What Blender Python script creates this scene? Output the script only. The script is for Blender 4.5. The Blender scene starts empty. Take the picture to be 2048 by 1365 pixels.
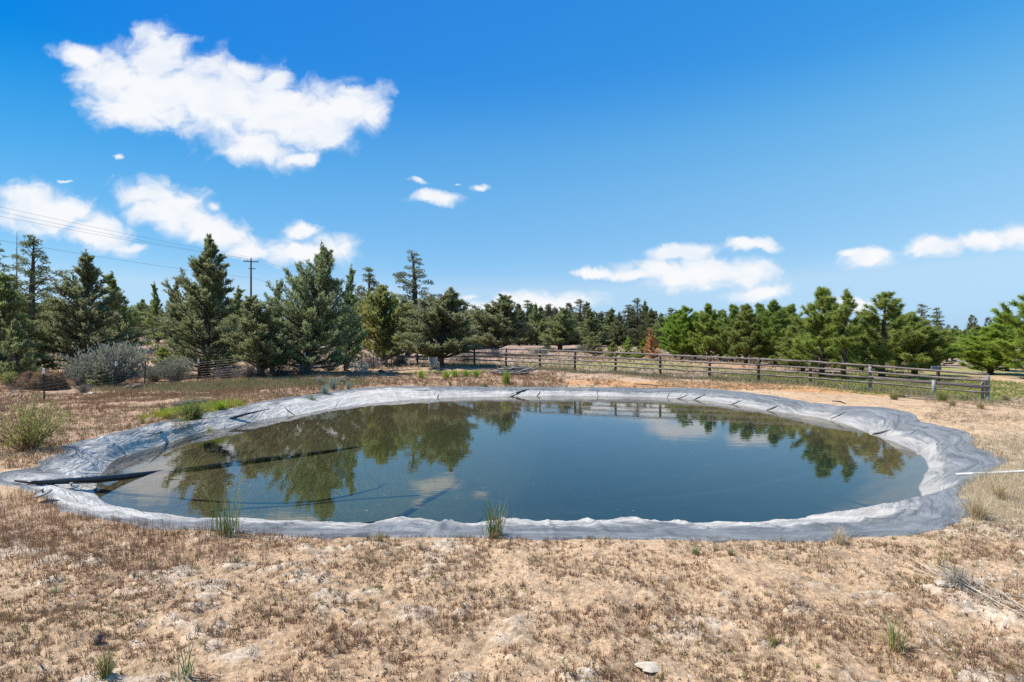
import bpy, math
import numpy as np
from mathutils import Vector

R = math.radians
rng = np.random.default_rng(7)
scene = bpy.context.scene
COL = scene.collection
F = 1100.0            # focal length in photo pixels (2048 wide)
CAMZ = 2.2
CX, CY = 1024.0, 682.5
WATER_Z = -0.45

# ------------------------------------------------------------------ noise
def _h(ix, iy, seed):
    n = (ix.astype(np.int64) * 374761393 + iy.astype(np.int64) * 668265263 + seed * 974634777) & 0xFFFFFFFF
    n = ((n ^ (n >> 13)) * 1274126177) & 0xFFFFFFFF
    n = (n ^ (n >> 16)) & 0xFFFFFF
    return n / float(0xFFFFFF)

def vnoise(x, y, seed=0):
    x = np.asarray(x, float); y = np.asarray(y, float)
    ix = np.floor(x); iy = np.floor(y)
    fx = x - ix; fy = y - iy
    fx = fx * fx * fx * (fx * (fx * 6 - 15) + 10); fy = fy * fy * fy * (fy * (fy * 6 - 15) + 10)
    a = _h(ix, iy, seed); b = _h(ix + 1, iy, seed); c = _h(ix, iy + 1, seed); d = _h(ix + 1, iy + 1, seed)
    return (a * (1 - fx) + b * fx) * (1 - fy) + (c * (1 - fx) + d * fx) * fy

def fbm(x, y, seed=0, octv=4, gain=0.5):
    s = 0; a = 1; t = 0
    c, sn = math.cos(0.6), math.sin(0.6)
    for i in range(octv):
        s = s + a * vnoise(x, y, seed + i * 17); t += a
        x, y = (x * c - y * sn) * 2.03 + 11.3, (x * sn + y * c) * 2.03 + 5.7
        a *= gain
    return s / t

def sstep(a, b, x):
    t = np.clip((x - a) / (b - a), 0, 1)
    return t * t * (3 - 2 * t)

# ------------------------------------------------------------------ terrain
CTRL = np.array([
 (0,0,0),(-4,4,0),(4,4,0),(-9,3,0),(9,3,0),(0,6,0),(-8,8.5,0),(9,9.8,0),(-10,12,0),(-9,18,-.03),(-6,24,-.11),(0,27.4,-.13),
 (6,26.7,-.13),(10,22.5,-.08),(-3,26.6,-.12),(3,27.3,-.13),(11.5,16,0),(11,12,0),(-5,7,0),(5,7,0),(-14,12,-.05),(14,12,-.05),(0,-20,0),(-30,0,0),(30,0,-.2),
 (-18.5,21.7,-.19),(-19.4,27,-.08),(-19.4,29.5,-.1),(-17.7,31,-.12),(-14.5,32,.15),(-9.6,38,.22),(-7.2,42,.37),(-12,34,.3),
 (-2.7,39.2,.44),(1.8,36.4,.35),(6.2,33.5,.25),(8.8,32.2,.1),(11,30.8,.06),(13.2,29.4,0),(15.2,28.2,-.03),(17.5,26.8,-.3),(21.2,24.5,-.54),
 (-5,38,.46),(2,30,.02),(-5,30,.03),(10,27.5,-.05),(-15,25,-.1),(-12,18,-.02),
 (0,50,.7),(10,48,.5),(0,90,1.5),(12,90,1.5),(5,200,3),(-20,60,1.3),(-40,60,1.9),(-50,80,2.8),(-30,120,3.5),(-80,150,4),(-30,45,1.0),(-26,34,.25),(-22,26,0),(-32,30,.1),
 (20,50,.25),(20,34,-.12),(24,34,-.15),(30,55,0),(34,42,-.35),(45,60,-.5),(70,80,-.7),(60,120,-.2),(40,200,1.5),(100,300,2),(30,25,-.7),(40,35,-.6),(22,16,-.3),
 (-200,400,4),(0,500,4),(300,500,3),(-800,900,4),(0,900,4),(800,900,4),(0,-200,0),(-600,0,2),(600,0,0)], float)

def base_z(x, y):
    x = np.asarray(x, float); y = np.asarray(y, float)
    num = np.zeros_like(x); den = np.zeros_like(x)
    for cx, cy, cz in CTRL:
        d2 = (x - cx) ** 2 + (y - cy) ** 2 + 1.5
        w = d2 ** -1.6
        num += w * cz; den += w
    return num / den

def unproj(px, py, z):
    d = (CAMZ - z) * F / (py - CY)
    return ((px - CX) / F * d, d)

def hit(px, py):
    """point of the photo's ray on the base terrain"""
    d = np.geomspace(2.5, 600, 4000)
    zr = CAMZ + (CY - py) / F * d
    zz = base_z((px - CX) / F * d, d)
    k = np.argmax(zr < zz)
    return ((px - CX) / F * d[k], d[k], zz[k])

OUTER_PX = [(-30,958),(0,946),(60,938),(90,921),(130,906),(128,893),(170,881),(205,872),(260,860),(320,845),(352,838),(385,831),(428,825),(475,818),(520,809),
 (600,796),(660,787),(720,779),(800,776.5),(900,775),(1000,775),(1100,776),(1200,776),(1300,777.5),(1400,780),(1480,787),(1560,797),(1620,808),(1690,816),
 (1765,819),(1825,830),(1835,845),(1880,850),(1925,864),(1946,876),(1944,890),(1965,902),(2011,926),(1990,941),(1955,955),(1928,978),(1930,1008),(1925,1043),
 (1884,1058),(1846,1069),(1762,1072),(1694,1077),(1640,1084),(1560,1081),(1400,1079),(1200,1079),(1000,1077),(850,1075),(700,1075),(600,1073),(500,1069),
 (420,1062),(330,1056),(240,1046),(150,1028),(100,1010),(75,990),(40,973),(0,967)]
WATER_PX = [(188,970),(197,957),(205,943),(213,934),(238,914),(269,900),(328,880),(400,863),(461,855),(520,841),(600,830),(695,813.5),(806,801.5),(900,796),(1000,793.8),
 (1100,793.2),(1200,793.2),(1300,795),(1400,801),(1500,815),(1545,823),(1640,836),(1743,870),(1792,886),(1840,908),(1857,930),(1854,951),(1838,974),(1846,995),
 (1870,1006),(1851,1015),(1830,1022),(1775,1023),(1702,1023),(1667,1030),(1640,1034),(1600,1040),(1506,1047),(1290,1046),(1188,1044),(1000,1048),(900,1051),(806,1053),
 (700,1053),(640,1054),(500,1052),(423,1051),(372,1046),(320,1041),(256,1027),(228,1019),(197,998),(188,982)]
PC = np.array((0.2, 14.2))
def polar_of(pts):
    p = np.array(pts) - PC
    th = np.arctan2(p[:, 1], p[:, 0]); r = np.hypot(p[:, 0], p[:, 1])
    o = np.argsort(th); th = th[o]; r = r[o]
    return np.concatenate([th - 2 * np.pi, th, th + 2 * np.pi]), np.tile(r, 3)
_oth, _or = polar_of([unproj(a, b, -.13 * float(sstep(850, 795, b))) for a, b in OUTER_PX])
_wth, _wr = polar_of([unproj(a, b, WATER_Z) for a, b in WATER_PX])
def R_out(th):
    return np.interp(th, _oth, _or)
def R_wat(th):
    return np.minimum(np.interp(th, _wth, _wr), R_out(th) - 0.55)

def pond_profile(x, y, zb=None):
    """z of the pond bank/bed and s: 0 at liner edge, 1 at the waterline, >1 under water (1 + metres in), -1 outside"""
    x = np.asarray(x, float); y = np.asarray(y, float)
    th = np.arctan2(y - PC[1], x - PC[0]); r = np.hypot(x - PC[0], y - PC[1])
    ro = R_out(th); rw = R_wat(th)
    ex = PC[0] + np.cos(th) * ro; ey = PC[1] + np.sin(th) * ro
    s = (ro - r) / (ro - rw)
    z = np.zeros_like(r)
    zrim = base_z(ex, ey) if zb is None else zb
    dry = (s >= 0) & (s < 1)
    z = np.where(dry, zrim + (WATER_Z - zrim) * (0.25 * s + 0.75 * np.maximum(s, 0) ** 1.5), z)
    inn = np.maximum(rw - r, 0)
    z = np.where(s >= 1, WATER_Z - 1.7 * (1 - np.exp(-inn / 3.2)), z)
    s = np.where(s >= 1, 1 + inn, s)
    return z, s, ro - r

def soil_detail(x, y):
    near = 1 / (1 + np.hypot(x, y) / 25.0)
    d = (fbm(x * 0.8, y * 0.8, 3, 3) - .5) * 0.14
    d += (fbm(x * 4, y * 4, 5, 5, .65) - .5) * 0.12 * near
    d += np.abs(fbm(x * 9, y * 9, 9, 3, .6) - .5) * -0.09 * near
    c = crust_mask(x, y)
    d += c * 0.035 * (0.5 + vnoise(x * 14, y * 14, 21)) * near
    return d

def crust_mask(x, y):
    m = sstep(.585, .64, fbm(x * 2.6, y * 4.2, 31, 5, .66)) * sstep(.36, .52, fbm(x * .55, y * .7, 37, 3))
    return m * sstep(8.2, 6.0, y)

def soil(x, y):
    x = np.asarray(x, float); y = np.asarray(y, float)
    zb = base_z(x, y)
    zp, s, ins = pond_profile(x, y)
    det = soil_detail(x, y) * sstep(0.05, -0.5, ins)
    out = zb + det
    return np.where(s < 0, out, zp - 0.09 * sstep(0.0, 0.2, ins) - .10 * sstep(.2, .6, ins))

def zat(x, y):
    return float(soil(np.array([x]), np.array([y]))[0])

# ------------------------------------------------------------------ mesh helpers
def new_mesh(name, verts, faces, mat=None, smooth=False, attrs=None):
    """faces: (n,k) array with the same k, or a list of such arrays"""
    me = bpy.data.meshes.new(name)
    verts = np.asarray(verts, np.float32)
    fl = faces if isinstance(faces, list) else [faces]
    fl = [np.asarray(f, np.int32) for f in fl if len(f)]
    loops = np.concatenate([f.ravel() for f in fl])
    tot = np.concatenate([np.full(len(f), f.shape[1], np.int32) for f in fl])
    start = np.concatenate([[0], np.cumsum(tot)[:-1]]).astype(np.int32)
    me.vertices.add(len(verts)); me.vertices.foreach_set('co', verts.ravel())
    me.loops.add(len(loops)); me.loops.foreach_set('vertex_index', loops)
    me.polygons.add(len(tot)); me.polygons.foreach_set('loop_start', start)
    try: me.polygons.foreach_set('loop_total', tot)
    except Exception: pass
    me.polygons.foreach_set('use_smooth', np.full(len(tot), smooth, bool))
    for an, av in (attrs or {}).items():
        av = np.asarray(av, np.float32)
        if av.ndim == 1:
            a = me.attributes.new(an, 'FLOAT', 'POINT'); a.data.foreach_set('value', av)
        else:
            if an == 'along':
                a = me.attributes.new(an, 'FLOAT_VECTOR', 'POINT'); a.data.foreach_set('vector', av.ravel()); continue
            if av.shape[1] == 3: av = np.concatenate([av, np.ones((len(av), 1), np.float32)], 1)
            a = me.attributes.new(an, 'FLOAT_COLOR', 'POINT'); a.data.foreach_set('color', av.ravel())
    me.update(calc_edges=True); me.validate()
    if mat: me.materials.append(mat)
    return me

def obj(name, data, parent=None, loc=None):
    o = bpy.data.objects.new(name, data); COL.objects.link(o)
    if parent: o.parent = parent
    if loc is not None: o.location = loc
    return o

def tag(o, label, cat=None, group=None, kind=None):
    if label: o['label'] = label
    if cat: o['category'] = cat
    if group: o['group'] = group
    if kind: o['kind'] = kind
    return o

def thing(name, label, cat, loc=(0, 0, 0), rz=0, group=None):
    o = obj(name, None, None, loc); o.rotation_euler = (0, 0, rz)
    return tag(o, label, cat, group)

class MB:
    """collects tubes, boxes and quads for one mesh"""
    def __init__(s): s.v = []; s.f4 = []; s.f3 = []; s.n = 0
    def add(s, v, f4=None, f3=None):
        v = np.asarray(v, float); s.v.append(v)
        if f4 is not None and len(f4): s.f4.append(np.asarray(f4) + s.n)
        if f3 is not None and len(f3): s.f3.append(np.asarray(f3) + s.n)
        s.n += len(v)
    def tube(s, pts, rad, sides=6, cap=True):
        pts = np.asarray(pts, float); n = len(pts); rad = np.broadcast_to(np.asarray(rad, float), (n,))
        tan = np.gradient(pts, axis=0); tan /= np.linalg.norm(tan, axis=1, keepdims=True) + 1e-9
        ref = np.array((0, 0, 1.)) if abs(tan[:, 2]).mean() < .8 else np.array((1., 0, 0))
        u = np.cross(tan, ref); u /= np.linalg.norm(u, axis=1, keepdims=True) + 1e-9
        w = np.cross(tan, u)
        a = np.linspace(0, 2 * np.pi, sides, endpoint=False)
        v = (pts[:, None] + rad[:, None, None] * (np.cos(a)[None, :, None] * u[:, None] + np.sin(a)[None, :, None] * w[:, None])).reshape(-1, 3)
        i = np.arange(n - 1)[:, None] * sides; k = np.arange(sides)[None]; k2 = (k + 1) % sides
        f = np.stack([i + k, i + k2, i + sides + k2, i + sides + k], -1).reshape(-1, 4)
        f3 = None
        if cap:
            v = np.concatenate([v, pts[:1], pts[-1:]]); c0 = n * sides; k = np.arange(sides); k2 = (k + 1) % sides
            f3 = np.concatenate([np.stack([np.full(sides, c0), k2, k], 1), np.stack([np.full(sides, c0 + 1), (n - 1) * sides + k, (n - 1) * sides + k2], 1)])
        s.add(v, f, f3)
    def box(s, c, size, rot=None, bev=0.0):
        hx, hy, hz = np.array(size) / 2
        b = min(bev, hx * .9, hy * .9, hz * .9)
        if b <= 0:
            v = np.array([(x, y, z) for z in (-hz, hz) for y in (-hy, hy) for x in (-hx, hx)])
            f = np.array([(0,2,3,1),(4,5,7,6),(0,1,5,4),(2,6,7,3),(0,4,6,2),(1,3,7,5)])
        else:
            ring = []
            for sx, sy in ((-1,-1),(1,-1),(1,1),(-1,1)):
                pr = [(sx*(hx-b), sy*hy), (sx*hx, sy*(hy-b))]
                if sx*sy < 0: pr = pr[::-1]
                ring += pr if True else []
            # order ring by angle
            ring = sorted(ring, key=lambda p: math.atan2(p[1]/hy, p[0]/hx))
            v = []
            for z, sh in ((-hz, b), (-hz + b, 0), (hz - b, 0), (hz, b)):
                for x, y in ring: v.append((x - np.sign(x) * sh * .7, y - np.sign(y) * sh * .7, z))
            v = np.array(v); f = []; f8 = []
            for r in range(3):
                for k in range(8):
                    f.append((r*8+k, r*8+(k+1) % 8, r*8+8+(k+1) % 8, r*8+8+k))
            for base, flip in ((0, True), (24, False)):
                q = [(base, base+1, base+2, base+3), (base, base+3, base+4, base+7), (base+4, base+5, base+6, base+7)]
                for a in q: f.append(a[::-1] if flip else a)
            f = np.array(f)
        if rot is not None: v = v @ np.array(rot).T
        s.add(v + np.array(c), f)
    def mesh(s, name, mat, smooth=False):
        f = []
        if s.f4: f.append(np.concatenate(s.f4))
        if s.f3: f.append(np.concatenate(s.f3))
        return new_mesh(name, np.concatenate(s.v), f, mat, smooth)
    def obj(s, name, mat, parent=None, smooth=False, loc=None):
        return obj(name, s.mesh(name, mat, smooth), parent, loc)

def rotm(rx=0, ry=0, rz=0):
    from mathutils import Euler
    return np.array(Euler((rx, ry, rz)).to_matrix())

def unit(v):
    return v / (np.linalg.norm(v, axis=-1, keepdims=True) + 1e-9)

# ------------------------------------------------------------------ materials
class NT:
    def __init__(s, tree): s.t = tree; s.n = tree.nodes; s.l = tree.links
    def __call__(s, kind, **kw):
        nd = s.n.new(kind); ins = kw.pop('ins', {})
        for k, v in kw.items(): setattr(nd, k, v)
        for k, v in ins.items():
            sock = nd.inputs[k]
            if isinstance(v, bpy.types.NodeSocket): s.l.new(v, sock)
            else: sock.default_value = v
        return nd
    def math(s, op, a, b=0.0, c=0.0, clamp=False):
        nd = s('ShaderNodeMath', operation=op, use_clamp=clamp)
        for i, v in enumerate((a, b, c)):
            if isinstance(v, bpy.types.NodeSocket): s.l.new(v, nd.inputs[i])
            else: nd.inputs[i].default_value = v
        return nd.outputs[0]
    def mix(s, f, a, b, mode='MIX'):
        nd = s('ShaderNodeMix', data_type='RGBA', blend_type=mode)
        for i, v in ((0, f), (6, a), (7, b)):
            if isinstance(v, bpy.types.NodeSocket): s.l.new(v, nd.inputs[i])
            else: nd.inputs[i].default_value = v if i == 0 else (*v[:3], 1)
        return nd.outputs[2]
    def noise(s, vec, scale, detail=4, rough=.5, dist=0.0):
        nd = s('ShaderNodeTexNoise', ins={'Scale': scale, 'Detail': detail, 'Roughness': rough, 'Distortion': dist})
        if vec is not None: s.l.new(vec, nd.inputs['Vector'])
        return nd.outputs[0]
    def ramp(s, f, a, b):
        nd = s('ShaderNodeMapRange', interpolation_type='SMOOTHSTEP', ins={1: a, 2: b, 3: 0.0, 4: 1.0})
        s.l.new(f, nd.inputs[0]); return nd.outputs[0]

def new_mat(name):
    m = bpy.data.materials.new(name); m.use_nodes = True
    t = NT(m.node_tree); t.n.clear()
    out = t('ShaderNodeOutputMaterial')
    return m, t, out

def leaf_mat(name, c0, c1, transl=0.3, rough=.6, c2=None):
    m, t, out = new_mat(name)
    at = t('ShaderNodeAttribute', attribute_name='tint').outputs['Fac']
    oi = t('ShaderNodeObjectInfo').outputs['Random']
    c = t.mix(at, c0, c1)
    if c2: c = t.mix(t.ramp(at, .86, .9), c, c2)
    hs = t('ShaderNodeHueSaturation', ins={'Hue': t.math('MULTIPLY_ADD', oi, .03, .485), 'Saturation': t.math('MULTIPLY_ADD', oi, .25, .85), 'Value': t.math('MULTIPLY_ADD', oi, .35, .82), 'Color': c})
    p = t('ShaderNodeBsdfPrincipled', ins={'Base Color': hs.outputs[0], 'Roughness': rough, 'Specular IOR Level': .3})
    tr = t('ShaderNodeBsdfTranslucent', ins={'Color': hs.outputs[0]})
    mx = t('ShaderNodeMixShader', ins={0: transl, 1: p.outputs[0], 2: tr.outputs[0]})
    t.l.new(mx.outputs[0], out.inputs[0])
    return m

def col_mat(name, transl=0.25, rough=.8):
    m, t, out = new_mat(name)
    c = t('ShaderNodeAttribute', attribute_name='Col').outputs['Color']
    p = t('ShaderNodeBsdfPrincipled', ins={'Base Color': c, 'Roughness': rough, 'Specular IOR Level': .2})
    tr = t('ShaderNodeBsdfTranslucent', ins={'Color': c})
    mx = t('ShaderNodeMixShader', ins={0: transl, 1: p.outputs[0], 2: tr.outputs[0]})
    t.l.new(mx.outputs[0], out.inputs[0])
    return m

def plain_mat(name, c0, c1, scale=8, rough=.7, metal=0, bump=0.0, stretch=(1, 1, 1), spec=.4):
    m, t, out = new_mat(name)
    tc = t('ShaderNodeTexCoord').outputs['Object']
    mp = t('ShaderNodeMapping', ins={'Vector': tc, 'Scale': stretch}).outputs[0]
    n = t.noise(mp, scale, 6, .6)
    c = t.mix(t.ramp(n, .3, .7), c0, c1)
    p = t('ShaderNodeBsdfPrincipled', ins={'Base Color': c, 'Roughness': rough, 'Metallic': metal, 'Specular IOR Level': spec})
    if bump:
        b = t('ShaderNodeBump', ins={'Strength': bump, 'Distance': .02, 'Height': n}); t.l.new(b.outputs[0], p.inputs['Normal'])
    t.l.new(p.outputs[0], out.inputs[0])
    return m

M = dict(
 juniper=leaf_mat('juniper_foliage', (.115, .14, .052), (.43, .475, .20), .48, c2=(.30, .23, .12)),
 juniper_blue=leaf_mat('juniper_bluish_foliage', (.11, .142, .062), (.42, .475, .235), .48),
 juniper_olive=leaf_mat('juniper_olive_foliage', (.13, .15, .04), (.50, .51, .16), .48, c2=(.2, .14, .06)),
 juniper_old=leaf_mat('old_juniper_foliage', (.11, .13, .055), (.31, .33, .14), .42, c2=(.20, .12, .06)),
 pine=leaf_mat('pine_needles', (.14, .19, .028), (.43, .52, .095), .52),
 pine_dark=leaf_mat('dark_pine_needles', (.115, .175, .03), (.36, .465, .085), .52),
 bright=leaf_mat('bright_green_needles', (.22, .36, .025), (.46, .66, .05), .5),
 orange=leaf_mat('dead_orange_needles', (.52, .25, .07), (.82, .47, .17), .45),
 sage=leaf_mat('sage_leaves', (.22, .23, .155), (.43, .44, .31), .25, .8),
 sage_blue=leaf_mat('blue_sage_leaves', (.28, .33, .25), (.48, .55, .41), .25, .8),
 willow=leaf_mat('willow_leaves', (.25, .29, .05), (.50, .52, .14), .4),
 twig=leaf_mat('dead_twigs', (.13, .115, .105), (.27, .25, .235), .0, .9),
 bark=plain_mat('juniper_bark', (.05, .036, .027), (.13, .10, .08), 6, .9, bump=.6, stretch=(1, 1, .2)),
 pine_bark=plain_mat('pine_bark', (.035, .028, .024), (.12, .085, .065), 9, .9, bump=.6, stretch=(1, 1, .3)),
 grey_bark=plain_mat('weathered_branch_wood', (.10, .085, .075), (.27, .245, .22), 14, .9, bump=.4),
 stem=plain_mat('reddish_willow_stem', (.13, .065, .03), (.24, .15, .07), 20, .8),
 rail=plain_mat('weathered_fence_wood', (.10, .08, .065), (.27, .23, .195), 5, .85, bump=.5, stretch=(.4, .4, 3)),
 post_brown=plain_mat('brown_fence_post', (.06, .036, .025), (.13, .085, .06), 8, .85, bump=.5, stretch=(1, 1, .2)),
 post_grey=plain_mat('grey_fence_post', (.14, .15, .15), (.29, .30, .30), 8, .8, bump=.4, stretch=(1, 1, .2)),
 tpost=plain_mat('green_black_steel', (.02, .022, .02), (.045, .04, .035), 20, .6, .2),
 white=plain_mat('white_paint', (.72, .73, .74), (.85, .85, .85), 20, .5),
 wire=plain_mat('galvanized_wire', (.22, .22, .22), (.35, .35, .35), 30, .5, .6),
 cable=plain_mat('dark_cable', (.05, .055, .065), (.09, .095, .10), 10, .6),
 pole=plain_mat('utility_pole_wood', (.08, .06, .05), (.16, .12, .10), 4, .9, stretch=(2, 2, .2)),
 ceramic=plain_mat('grey_insulator', (.25, .24, .24), (.4, .4, .4), 20, .3),
 pallet=plain_mat('raw_pallet_wood', (.42, .30, .18), (.62, .48, .32), 9, .8, stretch=(.3, 2, 2)),
 chair_metal=plain_mat('tan_powder_coat', (.30, .28, .24), (.40, .375, .32), 20, .5, .1),
 chair_sling=plain_mat('taupe_sling_fabric', (.14, .125, .10), (.20, .18, .145), 40, .8),
 fold=plain_mat('dark_sheet_crease', (.022, .025, .03), (.06, .066, .072), 8, .6, spec=.2),
 black=plain_mat('black_rubber', (.008, .008, .009), (.022, .022, .024), 6, .38, spec=.5),
 hay=plain_mat('old_hay', (.045, .026, .014), (.16, .09, .035), 18, .95, bump=.8),
 rock_dark=plain_mat('dark_basalt', (.03, .028, .027), (.09, .08, .075), 9, .9, bump=.6),
 rock_light=plain_mat('pale_rock', (.38, .32, .24), (.58, .50, .40), 9, .9, bump=.5),
 rock_brown=plain_mat('brown_rock', (.10, .06, .045), (.19, .12, .09), 9, .9, bump=.5),
 pvc=plain_mat('white_pvc', (.50, .49, .45), (.70, .69, .66), 2.2, .4),
 grey_pl=plain_mat('grey_plastic', (.17, .17, .155), (.28, .275, .25), 12, .6),
 board=plain_mat('grey_board', (.17, .14, .12), (.33, .29, .25), 9, .85, stretch=(.3, 2, 2)),
 col=col_mat('grass_blades'),
)

# ------------------------------------------------------------------ camera, light, world
cam = bpy.data.cameras.new('camera'); cam.sensor_width = 36; cam.lens = 36 * F / 2048
cam.clip_start = .05; cam.clip_end = 5000
co = obj('camera', cam, None, (0, 0, CAMZ)); co.rotation_euler = (R(90), 0, 0)
scene.camera = co

SUN = Vector((-.68, .04, 1.0)).normalized()
sl = bpy.data.lights.new('sun', 'SUN'); sl.energy = 4.2; sl.angle = R(.5); sl.color = (1, .955, .88)
so = obj('sun', sl, None, (-30, 10, 60)); so.rotation_euler = SUN.to_track_quat('Z', 'Y').to_euler()

CLOUDS = [  # px, py, rx, ry, turn (photo pixels, degrees): patches of cloud seen from the ground
 (240,150,105,58,14),(315,110,62,62,-10),(165,112,60,26,8),(310,190,140,72,10),(430,200,170,84,14),(545,225,120,72,8),(700,215,80,48,-12),(620,240,110,62,0),
 (520,292,84,44,14),(250,228,85,34,12),(600,318,36,13,-6),(655,270,60,26,-16),(490,140,42,20,8),(545,160,40,28,0),
 (85,425,120,50,12),(190,465,95,36,18),(30,392,60,18,4),(335,415,100,48,18),(430,465,110,34,17),(290,392,60,24,0),(430,418,30,16,0),
 (615,503,110,32,0),(600,460,42,17,0),(505,506,55,16,0),(268,496,36,10,0),(235,311,24,8,12),(130,363,26,6,0),
 (868,394,50,16,2),(846,362,32,8,6),(962,375,30,12,6),(912,368,12,7,0),
 (1085,602,120,22,-2),(932,598,28,9,0),(1000,614,80,16,-4),(1365,503,85,20,-2),(1400,545,160,34,0),(1265,551,60,14,2),(1185,543,48,10,4),(1505,491,58,14,0),
 (1515,584,85,16,-8),(1735,516,62,23,-4),(1700,503,36,10,-8),(1868,496,64,26,-4),(1960,481,70,18,-4),(2045,470,52,24,0),(1828,501,30,8,4),(1705,612,60,18,0)]
SKYK = .1765
def build_world():
    w = bpy.data.worlds.new('World'); scene.world = w; w.use_nodes = True
    t = NT(w.node_tree); t.n.clear()
    out = t('ShaderNodeOutputWorld')
    sky = t('ShaderNodeTexSky', sky_type='NISHITA', sun_disc=False, sun_elevation=math.asin(SUN.z), sun_rotation=math.atan2(SUN.x, SUN.y),
            altitude=900, air_density=1.0, dust_density=.6, ozone_density=2.5)
    gen = t('ShaderNodeTexCoord').outputs['Generated']
    sep = t('ShaderNodeSeparateXYZ', ins={0: gen}).outputs
    skc = t('ShaderNodeHueSaturation', ins={'Hue': .497, 'Saturation': 1.30, 'Value': 1.0, 'Color': sky.outputs[0]}).outputs[0]
    # clear high-desert air: deeper blue high up and toward the left, paler toward the right
    rgb = t('ShaderNodeSeparateColor', ins={0: skc}).outputs
    wz = t.math('MULTIPLY', t.math('DIVIDE', sep[2], .40, clamp=True), sep[0])
    ch = []
    for i, (ga, gp, gx) in enumerate(((1.22, 1.39, 1.55), (.775, .805, .60), (.886, .346, .14))):
        v = t.math('MULTIPLY', t.math('POWER', t.math('MULTIPLY', rgb[i], SKYK), gp), ga / SKYK)
        ch.append(t.math('MULTIPLY', v, t.math('MULTIPLY_ADD', wz, gx, 1.0)))
    bump = t.math('MULTIPLY', t.ramp(sep[2], .45, .31), t.ramp(sep[2], .10, .28))
    ch[0] = t.math('MULTIPLY', ch[0], t.math('MULTIPLY_ADD', bump, .85, 1.0)); ch[1] = t.math('MULTIPLY', ch[1], t.math('MULTIPLY_ADD', bump, .19, 1.0))
    ch[1] = t.math('MINIMUM', ch[1], t.math('MULTIPLY', ch[2], .755))
    ch[0] = t.math('MINIMUM', ch[0], t.math('MULTIPLY', ch[1], .66))
    skc = t('ShaderNodeCombineColor', ins={0: ch[0], 1: ch[1], 2: ch[2]}).outputs[0]
    yy = t.math('MAXIMUM', sep[1], .02)
    U = t.math('MULTIPLY_ADD', t.math('DIVIDE', sep[0], yy), 11.0, 10.24)
    V = t.math('MULTIPLY_ADD', t.math('DIVIDE', sep[2], yy), -11.0, 6.825)
    uv = t('ShaderNodeCombineXYZ', ins={0: U, 1: V}).outputs[0]
    wn = t('ShaderNodeTexNoise', noise_dimensions='2D', ins={'Vector': uv, 'Scale': .9, 'Detail': 5, 'Roughness': .6}).outputs['Color']
    off = t('ShaderNodeVectorMath', operation='MULTIPLY_ADD', ins={0: wn, 1: (.75, .46, 0), 2: (-.375, -.23, 0)}).outputs[0]
    uvw = t('ShaderNodeVectorMath', operation='ADD', ins={0: uv, 1: off}).outputs[0]
    d = None
    for px, py, rx, ry, a in CLOUDS:
        mp = t('ShaderNodeMapping', vector_type='TEXTURE', ins={'Vector': uvw, 'Location': (px / 100, py / 100, 0), 'Rotation': (0, 0, R(a)), 'Scale': (rx / 100, ry / 100, 1)})
        ln = t('ShaderNodeVectorMath', operation='LENGTH', ins={0: mp.outputs[0]}).outputs['Value']
        if rx < 35: ln = t.math('ADD', ln, .38)
        d = ln if d is None else t.math('SMOOTH_MIN', d, ln, .22)
    sc = t('ShaderNodeMapping', ins={'Vector': uvw, 'Scale': (1.0, 1.5, 1), 'Rotation': (0, 0, .15)}).outputs[0]
    f1 = t('ShaderNodeTexNoise', noise_dimensions='2D', ins={'Vector': sc, 'Scale': 1.8, 'Detail': 9, 'Roughness': .52, 'Distortion': .3}).outputs[0]
    dens = t.math('ADD', t.math('SUBTRACT', 1.10, d), t.math('MULTIPLY', t.math('SUBTRACT', f1, .5), 1.15))
    al = t.ramp(dens, -.18, .66)
    al = t.math('MULTIPLY', al, t.math('GREATER_THAN', sep[1], .03))
    al = t.math('MULTIPLY', al, .97)
    shade = t.ramp(t.math('ADD', dens, t.math('MULTIPLY', f1, .5)), .0, 1.1)
    f2 = t('ShaderNodeTexNoise', noise_dimensions='2D', ins={'Vector': sc, 'Scale': 1.1, 'Detail': 4}).outputs[0]
    shade = t.math('MULTIPLY', shade, t.ramp(f2, .1, .6))
    cc = t.mix(shade, (4.5, 4.9, 5.45), (5.45, 5.5, 5.6))
    c = t.mix(al, skc, cc)
    bg = t('ShaderNodeBackground', ins={'Color': c, 'Strength': .1})
    t.l.new(bg.outputs[0], out.inputs[0])
build_world()

scene.view_settings.view_transform = 'Standard'; scene.view_settings.look = 'None'
scene.view_settings.exposure = .82; scene.view_settings.gamma = 1
scene.cycles.max_bounces = 6; scene.cycles.diffuse_bounces = 3; scene.cycles.glossy_bounces = 3
scene.cycles.transparent_max_bounces = 24; scene.cycles.transmission_bounces = 4
scene.cycles.caustics_reflective = False; scene.cycles.caustics_refractive = False
scene.cycles.use_denoising = False

# ------------------------------------------------------------------ ground
def blob(x, y, cx, cy, rx, ry, rot=0, seed=50, n=.5):
    c, s = math.cos(R(rot)), math.sin(R(rot))
    u = ((x - cx) * c + (y - cy) * s) / rx; v = (-(x - cx) * s + (y - cy) * c) / ry
    return sstep(1.15, .65, np.hypot(u, v) + (fbm(x * .9, y * .9, seed, 4) - .5) * 2 * n)

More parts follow.
